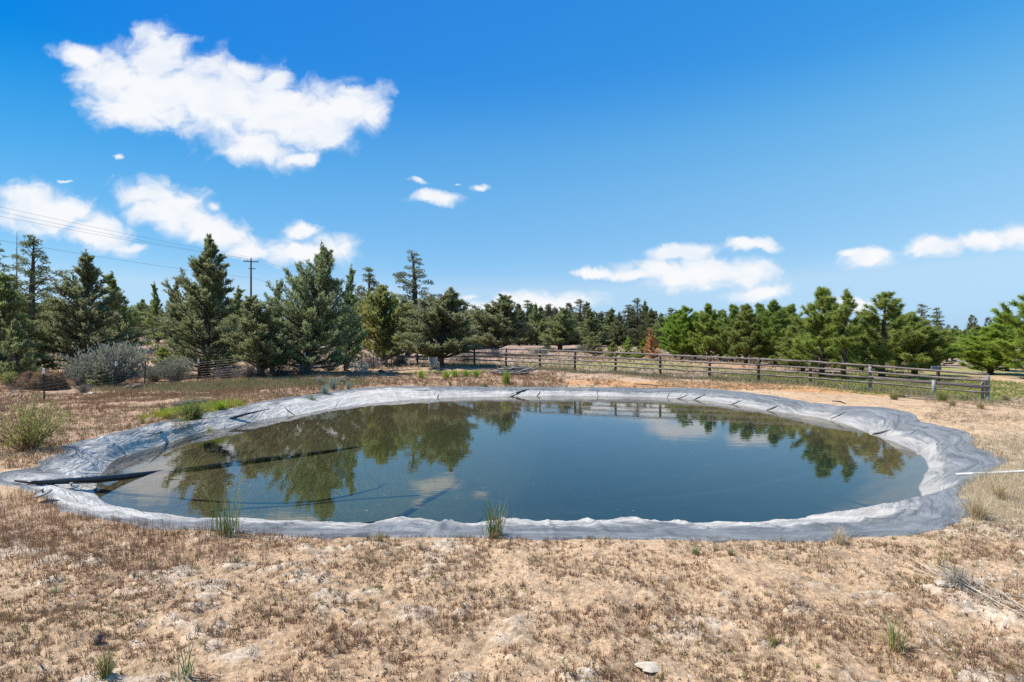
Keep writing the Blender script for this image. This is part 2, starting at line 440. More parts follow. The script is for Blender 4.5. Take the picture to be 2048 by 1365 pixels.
def ground_color(x, y):
    n1 = fbm(x * .6, y * .6, 61, 4)[:, None]; n2 = fbm(x * 3.2, y * 3.2, 71, 4, .6)[:, None]; n3 = fbm(x * .12, y * .12, 81, 3)[:, None]
    sand = np.array((.52, .37, .23)); tan2 = np.array((.45, .30, .18)); dry = np.array((.40, .27, .175)); org = np.array((.50, .27, .125))
    grn = np.array((.20, .225, .065)); straw = np.array((.52, .43, .28)); crust = np.array((.63, .54, .43)); pink = np.array((.36, .255, .205))
    ogrn = np.array((.27, .27, .085))
    c = sand * (.86 + .28 * n2) * (1 - .35 * sstep(.45, .65, n1)) + tan2 * .35 * sstep(.45, .65, n1)
    def lay(c, col, m): m = np.clip(m, 0, 1)[:, None]; return c * (1 - m) + col * (.8 + .4 * n2) * m
    left = sstep(-3, -8, x - .15 * (y - 12)) * sstep(9, 12, y)
    c = lay(c, dry, left * (.55 + .5 * n1[:, 0]))
    c = lay(c, dry, .35 * sstep(-2, -6, x) * sstep(8.5, 5.5, y) * sstep(.42, .6, n1[:, 0]))
    c = lay(c, dry, sstep(25, 27, y) * sstep(36, 30, y) * sstep(6, 0, x) * .75)
    back = sstep(32, 37, y + .5 * x)
    c = lay(c, pink, back * .9)
    c = lay(c, org, blob(x, y, 11, 27.2, 9, 1.9, -18, 52) * .9)
    c = lay(c, org, blob(x, y, 14.5, 25.8, 4, 1.0, -22, 53) * .6)
    c = lay(c, org * 1.05, blob(x, y, 14, 47, 10, 6, 0, 58) * .45)
    c = lay(c, ogrn, blob(x, y, 9, 43, 9, 5, 0, 57) * .8)
    c = lay(c, ogrn, blob(x, y, 21.5, 32.5, 9, 8, 10, 51, .35) * .9)
    c = lay(c, grn, blob(x, y, 21, 28.5, 5, 3, -20, 54) * .75)
    c = lay(c, ogrn, blob(x, y, 36, 50, 12, 12, 0, 56) * .8)
    c = lay(c, grn, blob(x, y, -14, 28, 7, 2.5, 10, 55) * .3)
    c = lay(c, np.array((.36, .31, .08)), blob(x, y, -8.9, 16.6, 1.5, .6, 40, 59, .5) * .7)
    c = lay(c, grn, blob(x, y, -4.2, 34.5, 3.2, .7, 0, 60, .3))
    c = lay(c, straw, blob(x, y, 7.6, 7.6, 2.6, 2.0, 40, 62) * .8)
    c = lay(c, straw, blob(x, y, 12, 10.5, 4, 3, 0, 63) * .5)
    c = lay(c, sand, blob(x, y, 30.5, 32, 3.2, 9, -38, 65, .35) * .9)
    c = lay(c, np.array((.45, .44, .42)), blob(x, y, 75, 80, 40, 5, 8, 64, .1))
    c = lay(c, crust, crust_mask(x, y) * .62)
    # small dark litter
    c = c * (1 - .35 * sstep(.62, .72, fbm(x * 7, y * 7, 91, 3, .6)))[:, None]
    return np.clip(c, .02, .9)

def axis(fine0, fine1, step, growth, lo, hi):
    a = list(np.arange(fine0, fine1 + step / 2, step))
    s = step
    while a[-1] < hi: s *= growth; a.append(a[-1] + s)
    s = step; b = []
    p = fine0
    while p > lo: s *= growth if lo < -100 else 1.12; p -= s; b.append(p)
    return np.array(b[::-1] + a)

def build_ground():
    xs = axis(-6.4, 6.4, .042, 1.0165, -900, 900); ys = axis(2.6, 8.2, .04, 1.0165, -60, 900)
    X, Y = np.meshgrid(xs, ys); x = X.ravel(); y = Y.ravel()
    z = soil(x, y); c = ground_color(x, y)
    nx, ny = len(xs), len(ys)
    i = (np.arange(ny - 1)[:, None] * nx + np.arange(nx - 1)[None]).ravel()
    f = np.stack([i, i + 1, i + nx + 1, i + nx], 1)
    m, t, out = new_mat('dry_soil')
    at = t('ShaderNodeAttribute', attribute_name='Col').outputs['Color']
    pos = t('ShaderNodeNewGeometry').outputs['Position']
    a = t.noise(pos, 22, 8, .68); b = t.noise(pos, 95, 4, .6); g = t.noise(pos, 4.5, 6, .65)
    c1 = t.mix(1.0, at, t.mix(t.ramp(a, .28, .72), (.60, .55, .51), (1.28, 1.27, 1.25)), 'MULTIPLY')
    c1 = t.mix(t.ramp(b, .60, .72), c1, t.mix(1.0, at, (.42, .36, .32), 'MULTIPLY'))
    c1 = t.mix(t.math('MULTIPLY', t.ramp(g, .56, .66), .5), c1, t.mix(1.0, at, (1.3, 1.33, 1.38), 'MULTIPLY'))
    h = t.math('ADD', t.math('MULTIPLY', a, 1.0), t.math('MULTIPLY', b, .35))
    bp = t('ShaderNodeBump', ins={'Strength': .8, 'Distance': .035, 'Height': h})
    p = t('ShaderNodeBsdfPrincipled', ins={'Base Color': c1, 'Roughness': .95, 'Specular IOR Level': .15, 'Normal': bp.outputs[0]})
    t.l.new(p.outputs[0], out.inputs[0])
    me = new_mesh('ground', np.stack([x, y, z], 1), f, m, True, {'Col': c})
    tag(obj('ground', me), 'pale sandy soil with dry reddish litter around the pond', kind='structure')
build_ground()

# ------------------------------------------------------------------ pond liner and water
def px_theta(px, py, z=0.0):
    x, y = unproj(px, py, z); return math.atan2(y - PC[1], x - PC[0])

SEAMS = [(877,790,.05,.05),(1030,785,.07,.06),(665,800,.03,.04),(1080,788,.03,.03),(1200,788,.03,.03),(1345,790,.03,.05),(1380,795,.05,.06),(1430,800,.06,.05),
         (1560,820,.08,.07),(1450,802,.03,.04),(1620,832,.05,.05),(1790,860,.06,.06),(1745,850,.08,.04),(1880,890,.05,.08),(560,825,.04,.06),(740,795,.04,.05),(800,790,.03,.05),
         (1188,1062,.06,.05),(1290,1062,.08,.06),(890,1064,.07,.08),(1506,1062,.05,.05),(250,890,.05,.08),(330,865,.05,.05),(1000,1062,.04,.06),(1100,1062,.03,.05),(1380,1064,.03,.06),(600,1063,.03,.06),(1700,1050,.05,.07),(1800,1045,.04,.06)]
def build_liner():
    NT_ = 1500
    th = np.linspace(-np.pi, np.pi, NT_, endpoint=False)
    ro0 = R_out(th)
    jag = (fbm(np.cos(th) * 14, np.sin(th) * 14, 101, 4, .6) - .5) * .35 + (fbm(np.cos(th) * 60, np.sin(th) * 60, 103, 2) - .5) * .10
    ro = ro0 + jag
    rw = R_wat(th)
    frac = np.concatenate([[-.06], np.linspace(0, 1.0, 46), 1 + np.array([.06,.14,.24,.36,.5,.7,.95,1.25,1.6,2.0,2.5])])
    Rg = []
    for fr in frac:
        Rg.append(ro + .05 if fr < 0 else np.where(fr <= 1, ro + (rw - ro) * fr, np.maximum(rw - (fr - 1) * 2.2, .3)))
    inner = [np.maximum((rw - 3.3), .6) * k for k in (.8, .6, .4, .2, .0008)]
    Rg = np.array([*Rg, *[np.minimum(a, Rg[-1] * .95) for a in inner]])
    TH = np.broadcast_to(th, Rg.shape)
    x = PC[0] + np.cos(TH) * Rg; y = PC[1] + np.sin(TH) * Rg
    xf, yf, tf = x.ravel(), y.ravel(), TH.ravel()
    z, s, ins = pond_profile(xf, yf)
    zb = base_z(xf, yf)
    z = np.where(s < 0, zb, z)
    skirt = np.zeros(Rg.shape, bool); skirt[0] = True; skirt = skirt.ravel()
    # folds and wrinkles of the sheet
    dry = sstep(0, .3, s) * sstep(1.8, .9, s)
    wr = (fbm(xf * 1.6, yf * 1.6, 111, 4, .55) - .5) * .09 + (np.abs(fbm(xf * 4, yf * 4, 113, 4, .6) - .5)) * .07
    arc = tf * np.interp(tf, th, ro0)
    billow = np.sin(s * 7 + fbm(arc * .7, s * 2, 117, 3) * 9) * .018
    # radial puckers
    puck = np.abs(vnoise(arc * 1.9 + s * .6, s * .4, 121) - .5) * .11 + (vnoise(arc * 5.3 - s, s * .7, 123) - .5) * .05
    z = z + .012 + (.02 * sstep(0, .3, s) - .026 * sstep(.6, 1.0, s)) + dry * (1 - .55 * sstep(.7, 1.0, s)) * (np.maximum(wr, -.03) + billow * .6 + puck * .35)
    for px, py, wd, hh in SEAMS:
        t0 = px_theta(px, py, -.2); rr = np.interp(t0, th, ro0)
        dlt = (np.angle(np.exp(1j * (tf - t0 - (s - .5) * .02 * np.sin(px)))))
        dist = np.abs(dlt) * rr
        z += .55 * hh * np.exp(-(dist / wd * 1.25) ** 2) * sstep(-.05, .25, s) * sstep(2.2, 1.1, s)
    # a bulge of sheeting where the hose comes out
    bx, by = unproj(800, 1062, -.2)
    z += .085 * np.exp(-(((xf - bx) / .33) ** 2 + ((yf - by) / .42) ** 2)) * (.7 + .6 * fbm(xf * 7, yf * 7, 131, 3))
    z = np.where(skirt, soil(xf, yf) - .06, z)
    n = NT_
    rows = Rg.shape[0]
    i = np.arange(rows - 1)[:, None] * n; k = np.arange(n)[None]; k2 = (k + 1) % n
    f = np.stack([i + k, i + k2, i + n + k2, i + n + k], -1).reshape(-1, 4)
    m, t, out = new_mat('pond_sheeting')
    sA = t('ShaderNodeAttribute', attribute_name='shore').outputs['Fac']
    pos = t('ShaderNodeNewGeometry').outputs['Position']
    n1 = t.noise(pos, 1.3, 6, .6); n2 = t.noise(pos, 7, 7, .65); n3 = t.noise(pos, 40, 4, .6)
    lc = t('ShaderNodeAttribute', attribute_name='along').outputs['Vector']
    n4 = t.noise(lc, 1.0, 7, .62, .8)
    lftd = t.ramp(t('ShaderNodeSeparateXYZ', ins={0: pos}).outputs[0], -2.5, -6.0)
    e = t.math('ADD', sA, t.math('MULTIPLY_ADD', n1, .6, -.30)); e = t.math('ADD', e, t.math('MULTIPLY', lftd, .28))
    nearb = t.ramp(t('ShaderNodeSeparateXYZ', ins={0: pos}).outputs[1], 10.0, 7.5); e = t.math('ADD', e, t.math('MULTIPLY', nearb, .22))
    rgtd = t.ramp(t('ShaderNodeSeparateXYZ', ins={0: pos}).outputs[0], 3.0, 7.5); e = t.math('SUBTRACT', e, t.math('MULTIPLY', rgtd, .10)); e = t.math('ADD', e, t.math('MULTIPLY_ADD', n4, .5, -.25))
    c = t.mix(t.ramp(n4, .3, .7), (.10, .108, .112), (.215, .22, .22))
    dust = t.mix(t.ramp(n4, .3, .7), (.34, .325, .295), (.58, .54, .475))
    c = t.mix(t.math('MULTIPLY', t.ramp(e, .46, .74), t.math('SUBTRACT', t.math('MULTIPLY_ADD', lftd, .2, .80), t.math('MULTIPLY', rgtd, .30))), c, dust)
    stain = t.ramp(t.noise(pos, 2.6, 6, .7, .6), .55, .72)
    c = t.mix(t.math('MULTIPLY', stain, t.math('MULTIPLY', t.ramp(e, .3, .8), .45)), c, (.52, .38, .25))
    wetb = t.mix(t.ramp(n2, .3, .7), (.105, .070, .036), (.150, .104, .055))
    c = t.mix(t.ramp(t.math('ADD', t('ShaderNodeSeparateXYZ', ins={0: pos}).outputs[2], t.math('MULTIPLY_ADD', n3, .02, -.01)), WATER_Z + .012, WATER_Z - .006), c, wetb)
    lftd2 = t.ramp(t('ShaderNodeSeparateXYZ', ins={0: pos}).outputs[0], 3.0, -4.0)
    painted_depth = t.mix(t.ramp(n1, .3, .7), (.004, .013, .014), (.009, .021, .020))  # deep bed darkened to teal: light lost in the water, painted as colour
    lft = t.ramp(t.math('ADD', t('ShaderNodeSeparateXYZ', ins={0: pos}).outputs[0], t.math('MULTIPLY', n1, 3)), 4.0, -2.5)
    painted_depth = t.mix(lft, painted_depth, t.mix(t.ramp(n2, .3, .7), (.045, .048, .013), (.072, .072, .020)))  # olive silt toward the left
    c = t.mix(t.ramp(t.math('ADD', sA, t.math('MULTIPLY_ADD', n1, 1.6, -.8)), 1.2, t.math('MULTIPLY_ADD', lftd2, 2.2, 2.7)), c, painted_depth)  # bed colour darkens inward in place of absorption by the water
    cr = t('ShaderNodeTexNoise', ins={'Vector': lc, 'Scale': .8, 'Detail': 5, 'Roughness': .55, 'Distortion': 1.5}).outputs[0]
    cr = t.math('ABSOLUTE', t.math('SUBTRACT', cr, .5))
    bp = t('ShaderNodeBump', ins={'Strength': .85, 'Distance': .075, 'Height': t.math('ADD', t.math('MULTIPLY', cr, 1.8), t.math('MULTIPLY', t.noise(t('ShaderNodeMapping', ins={'Vector': lc, 'Scale': (4.5, 4.5, .45)}).outputs[0], 1.0, 4, .55, .6), .55))})
    p = t('ShaderNodeBsdfPrincipled', ins={'Base Color': c, 'Roughness': .55, 'Specular IOR Level': .22, 'Normal': bp.outputs[0]})
    t.l.new(p.outputs[0], out.inputs[0])
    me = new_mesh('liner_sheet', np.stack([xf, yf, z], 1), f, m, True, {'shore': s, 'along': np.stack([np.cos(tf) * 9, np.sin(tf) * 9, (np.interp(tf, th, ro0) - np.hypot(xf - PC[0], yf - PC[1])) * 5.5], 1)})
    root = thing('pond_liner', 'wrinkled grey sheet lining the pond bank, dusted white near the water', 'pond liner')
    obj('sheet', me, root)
    return root
LINER = build_liner()

def build_water():
    n = 720; th = np.linspace(-np.pi, np.pi, n, endpoint=False); rw = np.minimum(R_wat(th) + .45, R_out(th) - .05)
    fr = np.linspace(1, .0005, 30)
    x = (PC[0] + np.cos(th) * rw * fr[:, None]).ravel(); y = (PC[1] + np.sin(th) * rw * fr[:, None]).ravel()
    i = np.arange(29)[:, None] * n; k = np.arange(n)[None]; k2 = (k + 1) % n
    f = np.stack([i + k, i + k2, i + n + k2, i + n + k], -1).reshape(-1, 4)
    m, t, out = new_mat('pond_water')
    pos = t('ShaderNodeNewGeometry').outputs['Position']
    mp = t('ShaderNodeMapping', ins={'Vector': pos, 'Scale': (1.0, 2.6, 1), 'Rotation': (0, 0, .12)}).outputs[0]
    n1 = t.noise(mp, 1.5, 3, .5); n2 = t.noise(mp, 6.5, 3, .5)
    patch = t.ramp(t.noise(pos, .28, 3, .5), .35, .7)
    h = t.math('ADD', n1, t.math('MULTIPLY', t.math('MULTIPLY', n2, patch), .22))
    bp = t('ShaderNodeBump', ins={'Strength': .022, 'Distance': .06, 'Height': h})
    fres = t('ShaderNodeFresnel', ins={'IOR': 1.48, 'Normal': bp.outputs[0]})
    tr = t('ShaderNodeBsdfTransparent', ins={'Color': (.86, .93, .90, 1)})
    gl = t('ShaderNodeBsdfGlossy', ins={'Color': (1, 1, 1, 1), 'Roughness': .012, 'Normal': bp.outputs[0]})
    mx = t('ShaderNodeMixShader', ins={0: fres.outputs[0], 1: tr.outputs[0], 2: gl.outputs[0]})
    t.l.new(mx.outputs[0], out.inputs[0])
    me = new_mesh('pond_water', np.stack([x, y, np.full_like(x, WATER_Z)], 1), f, m, True)
    tag(obj('water', me), 'still blue green pond water mirroring sky and trees', kind='structure')
build_water()

# ------------------------------------------------------------------ foliage generators
def diamonds(P, D, L, W, r):
    n = len(P); q = unit(np.cross(D, unit(r.normal(size=(n, 3)))))
    L = np.broadcast_to(L, (n,))[:, None]; W = np.broadcast_to(W, (n,))[:, None] / 2
    v = np.stack([P, P + D * L * .45 + q * W, P + D * L, P + D * L * .45 - q * W], 1).reshape(-1, 3)
    f = np.arange(n * 4).reshape(-1, 4)
    return v, f

def blades3(P, D, L, W, r):
    n = len(P); q = unit(np.cross(D, unit(r.normal(size=(n, 3)))))
    L = np.broadcast_to(L, (n,))[:, None]; W = np.broadcast_to(W, (n,))[:, None] / 2
    v = np.stack([P - q * W, P + q * W, P + D * L], 1).reshape(-1, 3)
    return v, np.arange(n * 3).reshape(-1, 3)

def limb_pts(st, az, el, L, curve, k=6):
    t = np.linspace(0, 1, k)[:, None]
    hd = np.array((math.cos(az), math.sin(az), 0))
    return st + hd * (L * math.cos(el)) * t + np.array((0, 0, 1)) * (L * (math.sin(el) * t + curve * t * t))

class Tree:
    pass

def make_juniper(seed, H=7.0, Rm=2.4, nl=150, skirt=.8, power=.9, e0=8, e1=62, leaf=(.17, .036), dens=1.12, gaps=.35, leaders=3, mat='juniper', trunks=1, bare=0.03, bw=.30):
    r = np.random.default_rng(seed); wood = MB()
    LP, LD, LT = [], [], []
    tp = np.linspace(0, 1, 9)
    for k in range(trunks):
        lean = r.normal(size=2) * .05 * (1 + 2 * k)
        pts = np.stack([lean[0] * H * tp ** 1.3 + .05 * np.sin(tp * 5 + k), lean[1] * H * tp ** 1.3 + .05 * np.cos(tp * 4), tp * H * (.97 if k == 0 else .8)], 1)
        wood.tube(pts, .045 * H ** .8 * (1 - tp) ** .9 * (.75 if k else 1) + .012, 8)
        if k == 0: axis_p = pts
    lows = r.uniform(0, 100, 2)
    specs = []
    for i in range(nl):
        f = bare + (1 - bare) * (r.random() ** 1.15) * .97
        az = r.uniform(0, 2 * np.pi)
        prof = (1 - f) ** power * (skirt + (1 - skirt) * min(1, f / .25)) * (1 - .35 * sstep(.55, 1.0, f)) + .03
        cl = float(fbm(np.array([az * 1.3 + lows[0]]), np.array([f * 6 + lows[1]]), seed, 2)[0])
        L = Rm * prof * r.uniform(.62, 1.12) * (1 - gaps + 2 * gaps * cl)
        el = R(e0 + (e1 - e0) * f + r.normal() * 9)
        specs.append((f, az, L, el))
    for i in range(leaders):   # extra leaders that make the ragged spires
        f = r.uniform(.25, .80); specs.append((f, r.uniform(0, 2 * np.pi), min(Rm * (1 - f) * 1.7, H * (1 - f) * .95), R(r.uniform(60, 80))))
    specs += [(.80, 0, H * .205, R(89.5)), (.86, 1, H * .13, R(88))]
    specs += [(r.uniform(.82, .95), r.uniform(0, 6.28), H * .06, R(r.uniform(45, 75))) for _ in range(10)]
    for f, az, L, el in specs:
        st = np.array([np.interp(f, tp, axis_p[:, k]) for k in range(3)])
        pts = limb_pts(st, az, el, L, r.uniform(.02, .28))
        if pts[:, 2].min() < .08: pts[:, 2] = np.maximum(pts[:, 2], .08 + .05 * r.random())
        if L > .45: wood.tube(pts, np.linspace(.012 * H ** .5 + .014 * L, .006, 6), 4, False)
        m = int((5 + L * 8) * dens)
        t = r.random(m) ** (.65 if el < R(58) else 1.0)
        t = .16 + .84 * t
        i0 = np.minimum((t * 5).astype(int), 4); fr = (t * 5 - i0)[:, None]
        P = pts[i0] * (1 - fr) + pts[i0 + 1] * fr
        tg = unit(pts[i0 + 1] - pts[i0])
        D = unit(tg * (.95 if f < .7 else 1.5) + unit(r.normal(size=(m, 3))) * .7 + np.array((0, 0, .5)))
        tl = (.24 + .42 * r.random(m)) * (.42 + .75 * (1 - t)) * (H / 7) ** .5 * (.6 + .4 * min(L, 1.5)) * (.42 + .58 * min(1, (1 - f) * 2.2))
        q = 13
        u = r.random((m, q))
        PP = P[:, None] + D[:, None] * (tl[:, None] * u)[..., None] + r.normal(size=(m, q, 3)) * .025
        DD = unit(D[:, None] + r.normal(size=(m, q, 3)) * bw)
        LP.append(PP.reshape(-1, 3)); LD.append(DD.reshape(-1, 3))
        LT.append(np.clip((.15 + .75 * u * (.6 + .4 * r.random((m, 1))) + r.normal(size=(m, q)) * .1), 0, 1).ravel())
    P = np.concatenate(LP); D = np.concatenate(LD); T = np.concatenate(LT)
    P[:, 2] = np.maximum(P[:, 2], .03)
    L = leaf[0] * r.uniform(.6, 1.3, len(P)); W = leaf[1] * r.uniform(.7, 1.4, len(P))
    v, f = diamonds(P, D, L, W, r)
    T_ = Tree(); T_.H = float(np.percentile(P[:, 2], 99.97)); T_.R = float(np.percentile(np.hypot(P[:, 0], P[:, 1]), 94)); T_.name = 'juniper_tree'
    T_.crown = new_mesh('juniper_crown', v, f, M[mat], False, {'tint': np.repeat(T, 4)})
    T_.trunk = wood.mesh('juniper_trunk', M['bark'], True)
    return T_

def make_old(seed, H=11.0, Rm=3.0, nl=46, power=.75, mat='juniper_old', bare=.18, clump=.5, q=170, top=True):
    """old open-crowned conifer: bare limbs ending in dense clumps with sky between"""
    r = np.random.default_rng(seed); wood = MB(); LP, LD, LT = [], [], []
    tp = np.linspace(0, 1, 9)
    ax = np.stack([.12 * np.sin(tp * 4 + seed), .1 * np.cos(tp * 3.1 + seed), tp * H * .97], 1)
    wood.tube(ax, .022 * H * (1 - tp) ** .8 + .02, 8)
    specs = [(bare + (1 - bare) * (i + r.random()) / nl, i * 2.4 + r.normal() * .5) for i in range(nl)]
    for f, az in specs:
        prof = (1 - f) ** power * min(1, .55 + (f - bare) * 2) + .07
        L = Rm * prof * r.uniform(.5, 1.15); el = R(8 + 48 * f + r.normal() * 10)
        st = np.array([np.interp(f, tp, ax[:, k]) for k in range(3)])
        pts = limb_pts(st, az, el, L, r.uniform(0, .2)); wood.tube(pts, np.linspace(.02 + .018 * L, .008, 6), 4, False)
        nc = 1 + int(L * 1.7)
        for c in range(nc):
            t = 1 - c / (nc + .6) * r.uniform(.7, 1)
            k = min(int(t * 5), 4); pc = pts[k] + (pts[k + 1] - pts[k]) * (t * 5 - k) + r.normal(size=3) * np.array((.25, .25, .12)) * (c > 0)
            rad = clump * r.uniform(.45, 1.05) * (.55 + .45 * (1 - f))
            n = int(q * (rad / clump) ** 1.5)
            o = unit(r.normal(size=(n, 3))) * (r.random((n, 1)) ** .5) * rad * np.array((1, 1, .62))
            LP.append(pc + o); LD.append(unit(o * 1.2 / rad + r.normal(size=(n, 3)) * .6 + np.array((0, 0, .4))))
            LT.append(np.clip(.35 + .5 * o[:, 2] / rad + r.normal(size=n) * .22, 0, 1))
    P = np.concatenate(LP); D = np.concatenate(LD); T = np.concatenate(LT)
    v, f = diamonds(P, D, .17 * r.uniform(.7, 1.3, len(P)), .065 * r.uniform(.7, 1.3, len(P)), r)
    T_ = Tree(); T_.H = float(np.percentile(P[:, 2], 99.9)); T_.R = float(np.percentile(np.hypot(P[:, 0], P[:, 1]), 93)); T_.name = 'old_juniper'
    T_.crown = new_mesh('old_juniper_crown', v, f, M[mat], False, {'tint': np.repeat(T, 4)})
    T_.trunk = wood.mesh('old_juniper_trunk', M['bark'], True)
    return T_

def make_pine(seed, H=6.5, Rm=2.1, step=.42, per=5, power=.7, bare=.16, needles=46, nl=.27, mat='pine', e0=12, e1=58, full=1.0):
    r = np.random.default_rng(seed); wood = MB(); LP, LD, LT = [], [], []
    tp = np.linspace(0, 1, 9)
    ax = np.stack([.10 * np.sin(tp * 3 + seed), .08 * np.cos(tp * 2.6 + seed), tp * H * .96], 1)
    wood.tube(ax, .024 * H * (1 - tp) ** .85 + .018, 9)
    TP, TD = [], []
    z = bare * H
    while z < H * .97:
        f = z / H
        for k in range(per if f < .62 else 4 if f < .8 else 3):
            az = r.uniform(0, 2 * np.pi)
            prof = (1 - f) ** power * min(1, .7 + (f - bare) * 1.6) * (1 - .32 * sstep(.55, 1, f)) + .05
            L = Rm * prof * r.uniform(.55, 1.15); el = R(e0 + (e1 - e0) * f + r.normal() * 9)
            st = np.array([np.interp(f + r.normal() * .01, tp, ax[:, j]) for j in range(3)])
            pts = limb_pts(st, az, el, L, r.uniform(.08, .35)); wood.tube(pts, np.linspace(.012 + .016 * L, .008, 6), 5, False)
            m = max(2, int((2 + L * 5.8) * full))
            t = np.concatenate([[1.0], .22 + .78 * r.random(m) ** .75])
            i0 = np.minimum((t * 5).astype(int), 4); fr = (t * 5 - i0)[:, None]
            P = pts[i0] * (1 - fr) + pts[i0 + 1] * fr; tg = unit(pts[i0 + 1] - pts[i0])
            side = unit(np.cross(tg, np.array((0, 0, 1.)))) * r.choice((-1, 1), len(t))[:, None] * r.uniform(.1, .9, (len(t), 1))
            side[0] = 0
            D = unit(tg * .8 + side + np.array((0, 0, .45)) + r.normal(size=(len(t), 3)) * .2)
            tl = r.uniform(.08, .5, len(t)) * (1.15 - t * .6) * min(1, L); tl[0] = .04
            TP.append(P + D * tl[:, None]); TD.append(D)
        z += step * r.uniform(.8, 1.2) * (1 - .35 * f)
    TP.append(ax[-1:] + np.array((0, 0, .12))); TD.append(np.array([(0, 0, 1.)]))
    TP = np.concatenate(TP); TD = np.concatenate(TD); n = len(TP)
    u = r.random((n, needles))
    P = TP[:, None] + TD[:, None] * ((u - .6) * .26)[..., None]
    D = unit(TD[:, None] * r.uniform(.15, 1.1, (n, needles, 1)) + unit(r.normal(size=(n, needles, 3))) * .85)
    tt = np.clip(r.normal(size=(n, 1)) * .16 + .4 + .25 * u + r.normal(size=(n, needles)) * .12, 0, 1)
    P = P.reshape(-1, 3); D = D.reshape(-1, 3)
    v, f = blades3(P, D, nl * r.uniform(.7, 1.2, len(P)), .034, r)
    T_ = Tree(); T_.H = float(np.percentile(P[:, 2], 99.9)); T_.R = float(np.percentile(np.hypot(P[:, 0], P[:, 1]), 93)); T_.name = 'pine_tree'
    T_.crown = new_mesh('pine_crown', v, f, M[mat], False, {'tint': np.repeat(tt.ravel(), 3)})
    T_.trunk = wood.mesh('pine_trunk', M['pine_bark'], True)
    return T_

def plant_tree(T, px, d, top, wpx, label, group=None, mat=None, name=None, cat='tree', rz=None, H=None):
    x = (px - CX) / F * d; z = float(base_z(np.array([x]), np.array([d]))[0])
    h = H if H else CAMZ + (CY - top) / F * d - z
    rad = wpx * d / F / 2
    o = thing(name or T.name, label, cat, (x, d, z - .04), rng.uniform(0, 6.28) if rz is None else rz, group)
    k = rad / T.R / 1.0
    o.scale = (k, k, h / T.H)
    a = obj('trunk', T.trunk, o); b = obj('crown', T.crown, o)
    if mat:
        b.material_slots[0].link = 'OBJECT'; b.material_slots[0].material = M[mat]
    return o

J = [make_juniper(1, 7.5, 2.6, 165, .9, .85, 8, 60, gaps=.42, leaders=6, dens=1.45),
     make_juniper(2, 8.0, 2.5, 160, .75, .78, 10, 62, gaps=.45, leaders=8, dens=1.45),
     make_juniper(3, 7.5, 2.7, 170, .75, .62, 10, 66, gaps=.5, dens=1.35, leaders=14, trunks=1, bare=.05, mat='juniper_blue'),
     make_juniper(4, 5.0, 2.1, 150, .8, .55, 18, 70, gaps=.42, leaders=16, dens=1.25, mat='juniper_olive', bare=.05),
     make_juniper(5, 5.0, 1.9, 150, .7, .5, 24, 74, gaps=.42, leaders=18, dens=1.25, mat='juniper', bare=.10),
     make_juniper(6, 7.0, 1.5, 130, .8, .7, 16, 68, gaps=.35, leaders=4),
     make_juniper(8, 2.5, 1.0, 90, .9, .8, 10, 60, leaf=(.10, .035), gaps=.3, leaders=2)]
O = [make_old(11, 11, 3.0), make_old(12, 12, 2.6, 44, .8), make_old(13, 9, 2.4, 40, .7, bare=.25), make_old(14, 9, 1.9, 40, .9)]
K = [make_pine(21, 6.5, 2.1, .36, 6, .65, bare=.09), make_pine(22, 6.5, 2.2, .36, 6, .58, bare=.09), make_pine(23, 6.5, 2.3, .44, 5, .55, bare=.12), make_pine(24, 6.5, 1.6, .48, 4, .8, bare=.14, full=.8), make_pine(25, 5.5, 2.0, .32, 7, .55, bare=.08)]

# left group
T = plant_tree
LG = 'junipers along the wire fence'
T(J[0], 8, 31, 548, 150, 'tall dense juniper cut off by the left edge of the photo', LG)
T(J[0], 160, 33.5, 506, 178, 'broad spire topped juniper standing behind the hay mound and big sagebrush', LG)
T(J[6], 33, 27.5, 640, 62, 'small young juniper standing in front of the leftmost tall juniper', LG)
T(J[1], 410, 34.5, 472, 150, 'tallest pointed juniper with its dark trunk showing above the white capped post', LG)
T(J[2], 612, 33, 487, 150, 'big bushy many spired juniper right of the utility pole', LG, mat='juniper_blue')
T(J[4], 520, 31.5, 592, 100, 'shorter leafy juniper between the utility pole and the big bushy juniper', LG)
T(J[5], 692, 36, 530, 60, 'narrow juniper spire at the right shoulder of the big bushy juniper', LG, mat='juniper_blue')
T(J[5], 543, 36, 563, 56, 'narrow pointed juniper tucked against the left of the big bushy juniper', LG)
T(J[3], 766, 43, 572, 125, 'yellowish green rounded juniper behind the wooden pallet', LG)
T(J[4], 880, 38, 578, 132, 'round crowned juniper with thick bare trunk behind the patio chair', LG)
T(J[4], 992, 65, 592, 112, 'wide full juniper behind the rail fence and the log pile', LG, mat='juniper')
# left, farther back
BG = 'trees beyond the wire fence'
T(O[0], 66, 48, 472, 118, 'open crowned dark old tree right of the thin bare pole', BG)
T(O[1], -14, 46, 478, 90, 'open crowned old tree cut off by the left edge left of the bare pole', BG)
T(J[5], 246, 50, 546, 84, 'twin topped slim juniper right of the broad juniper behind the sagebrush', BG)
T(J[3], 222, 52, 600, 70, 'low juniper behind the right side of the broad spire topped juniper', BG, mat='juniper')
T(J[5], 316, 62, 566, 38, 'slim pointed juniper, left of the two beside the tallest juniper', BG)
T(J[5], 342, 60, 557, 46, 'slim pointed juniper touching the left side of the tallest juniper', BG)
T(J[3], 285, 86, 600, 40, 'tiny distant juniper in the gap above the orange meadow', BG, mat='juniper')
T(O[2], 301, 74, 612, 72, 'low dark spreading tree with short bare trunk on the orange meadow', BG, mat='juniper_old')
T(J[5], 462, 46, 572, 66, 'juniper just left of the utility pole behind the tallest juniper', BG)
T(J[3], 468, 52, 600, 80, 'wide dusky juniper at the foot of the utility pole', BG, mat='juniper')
T(J[5], 700, 62, 580, 60, 'dim juniper behind the right side of the big bushy juniper', BG, mat='juniper_old')
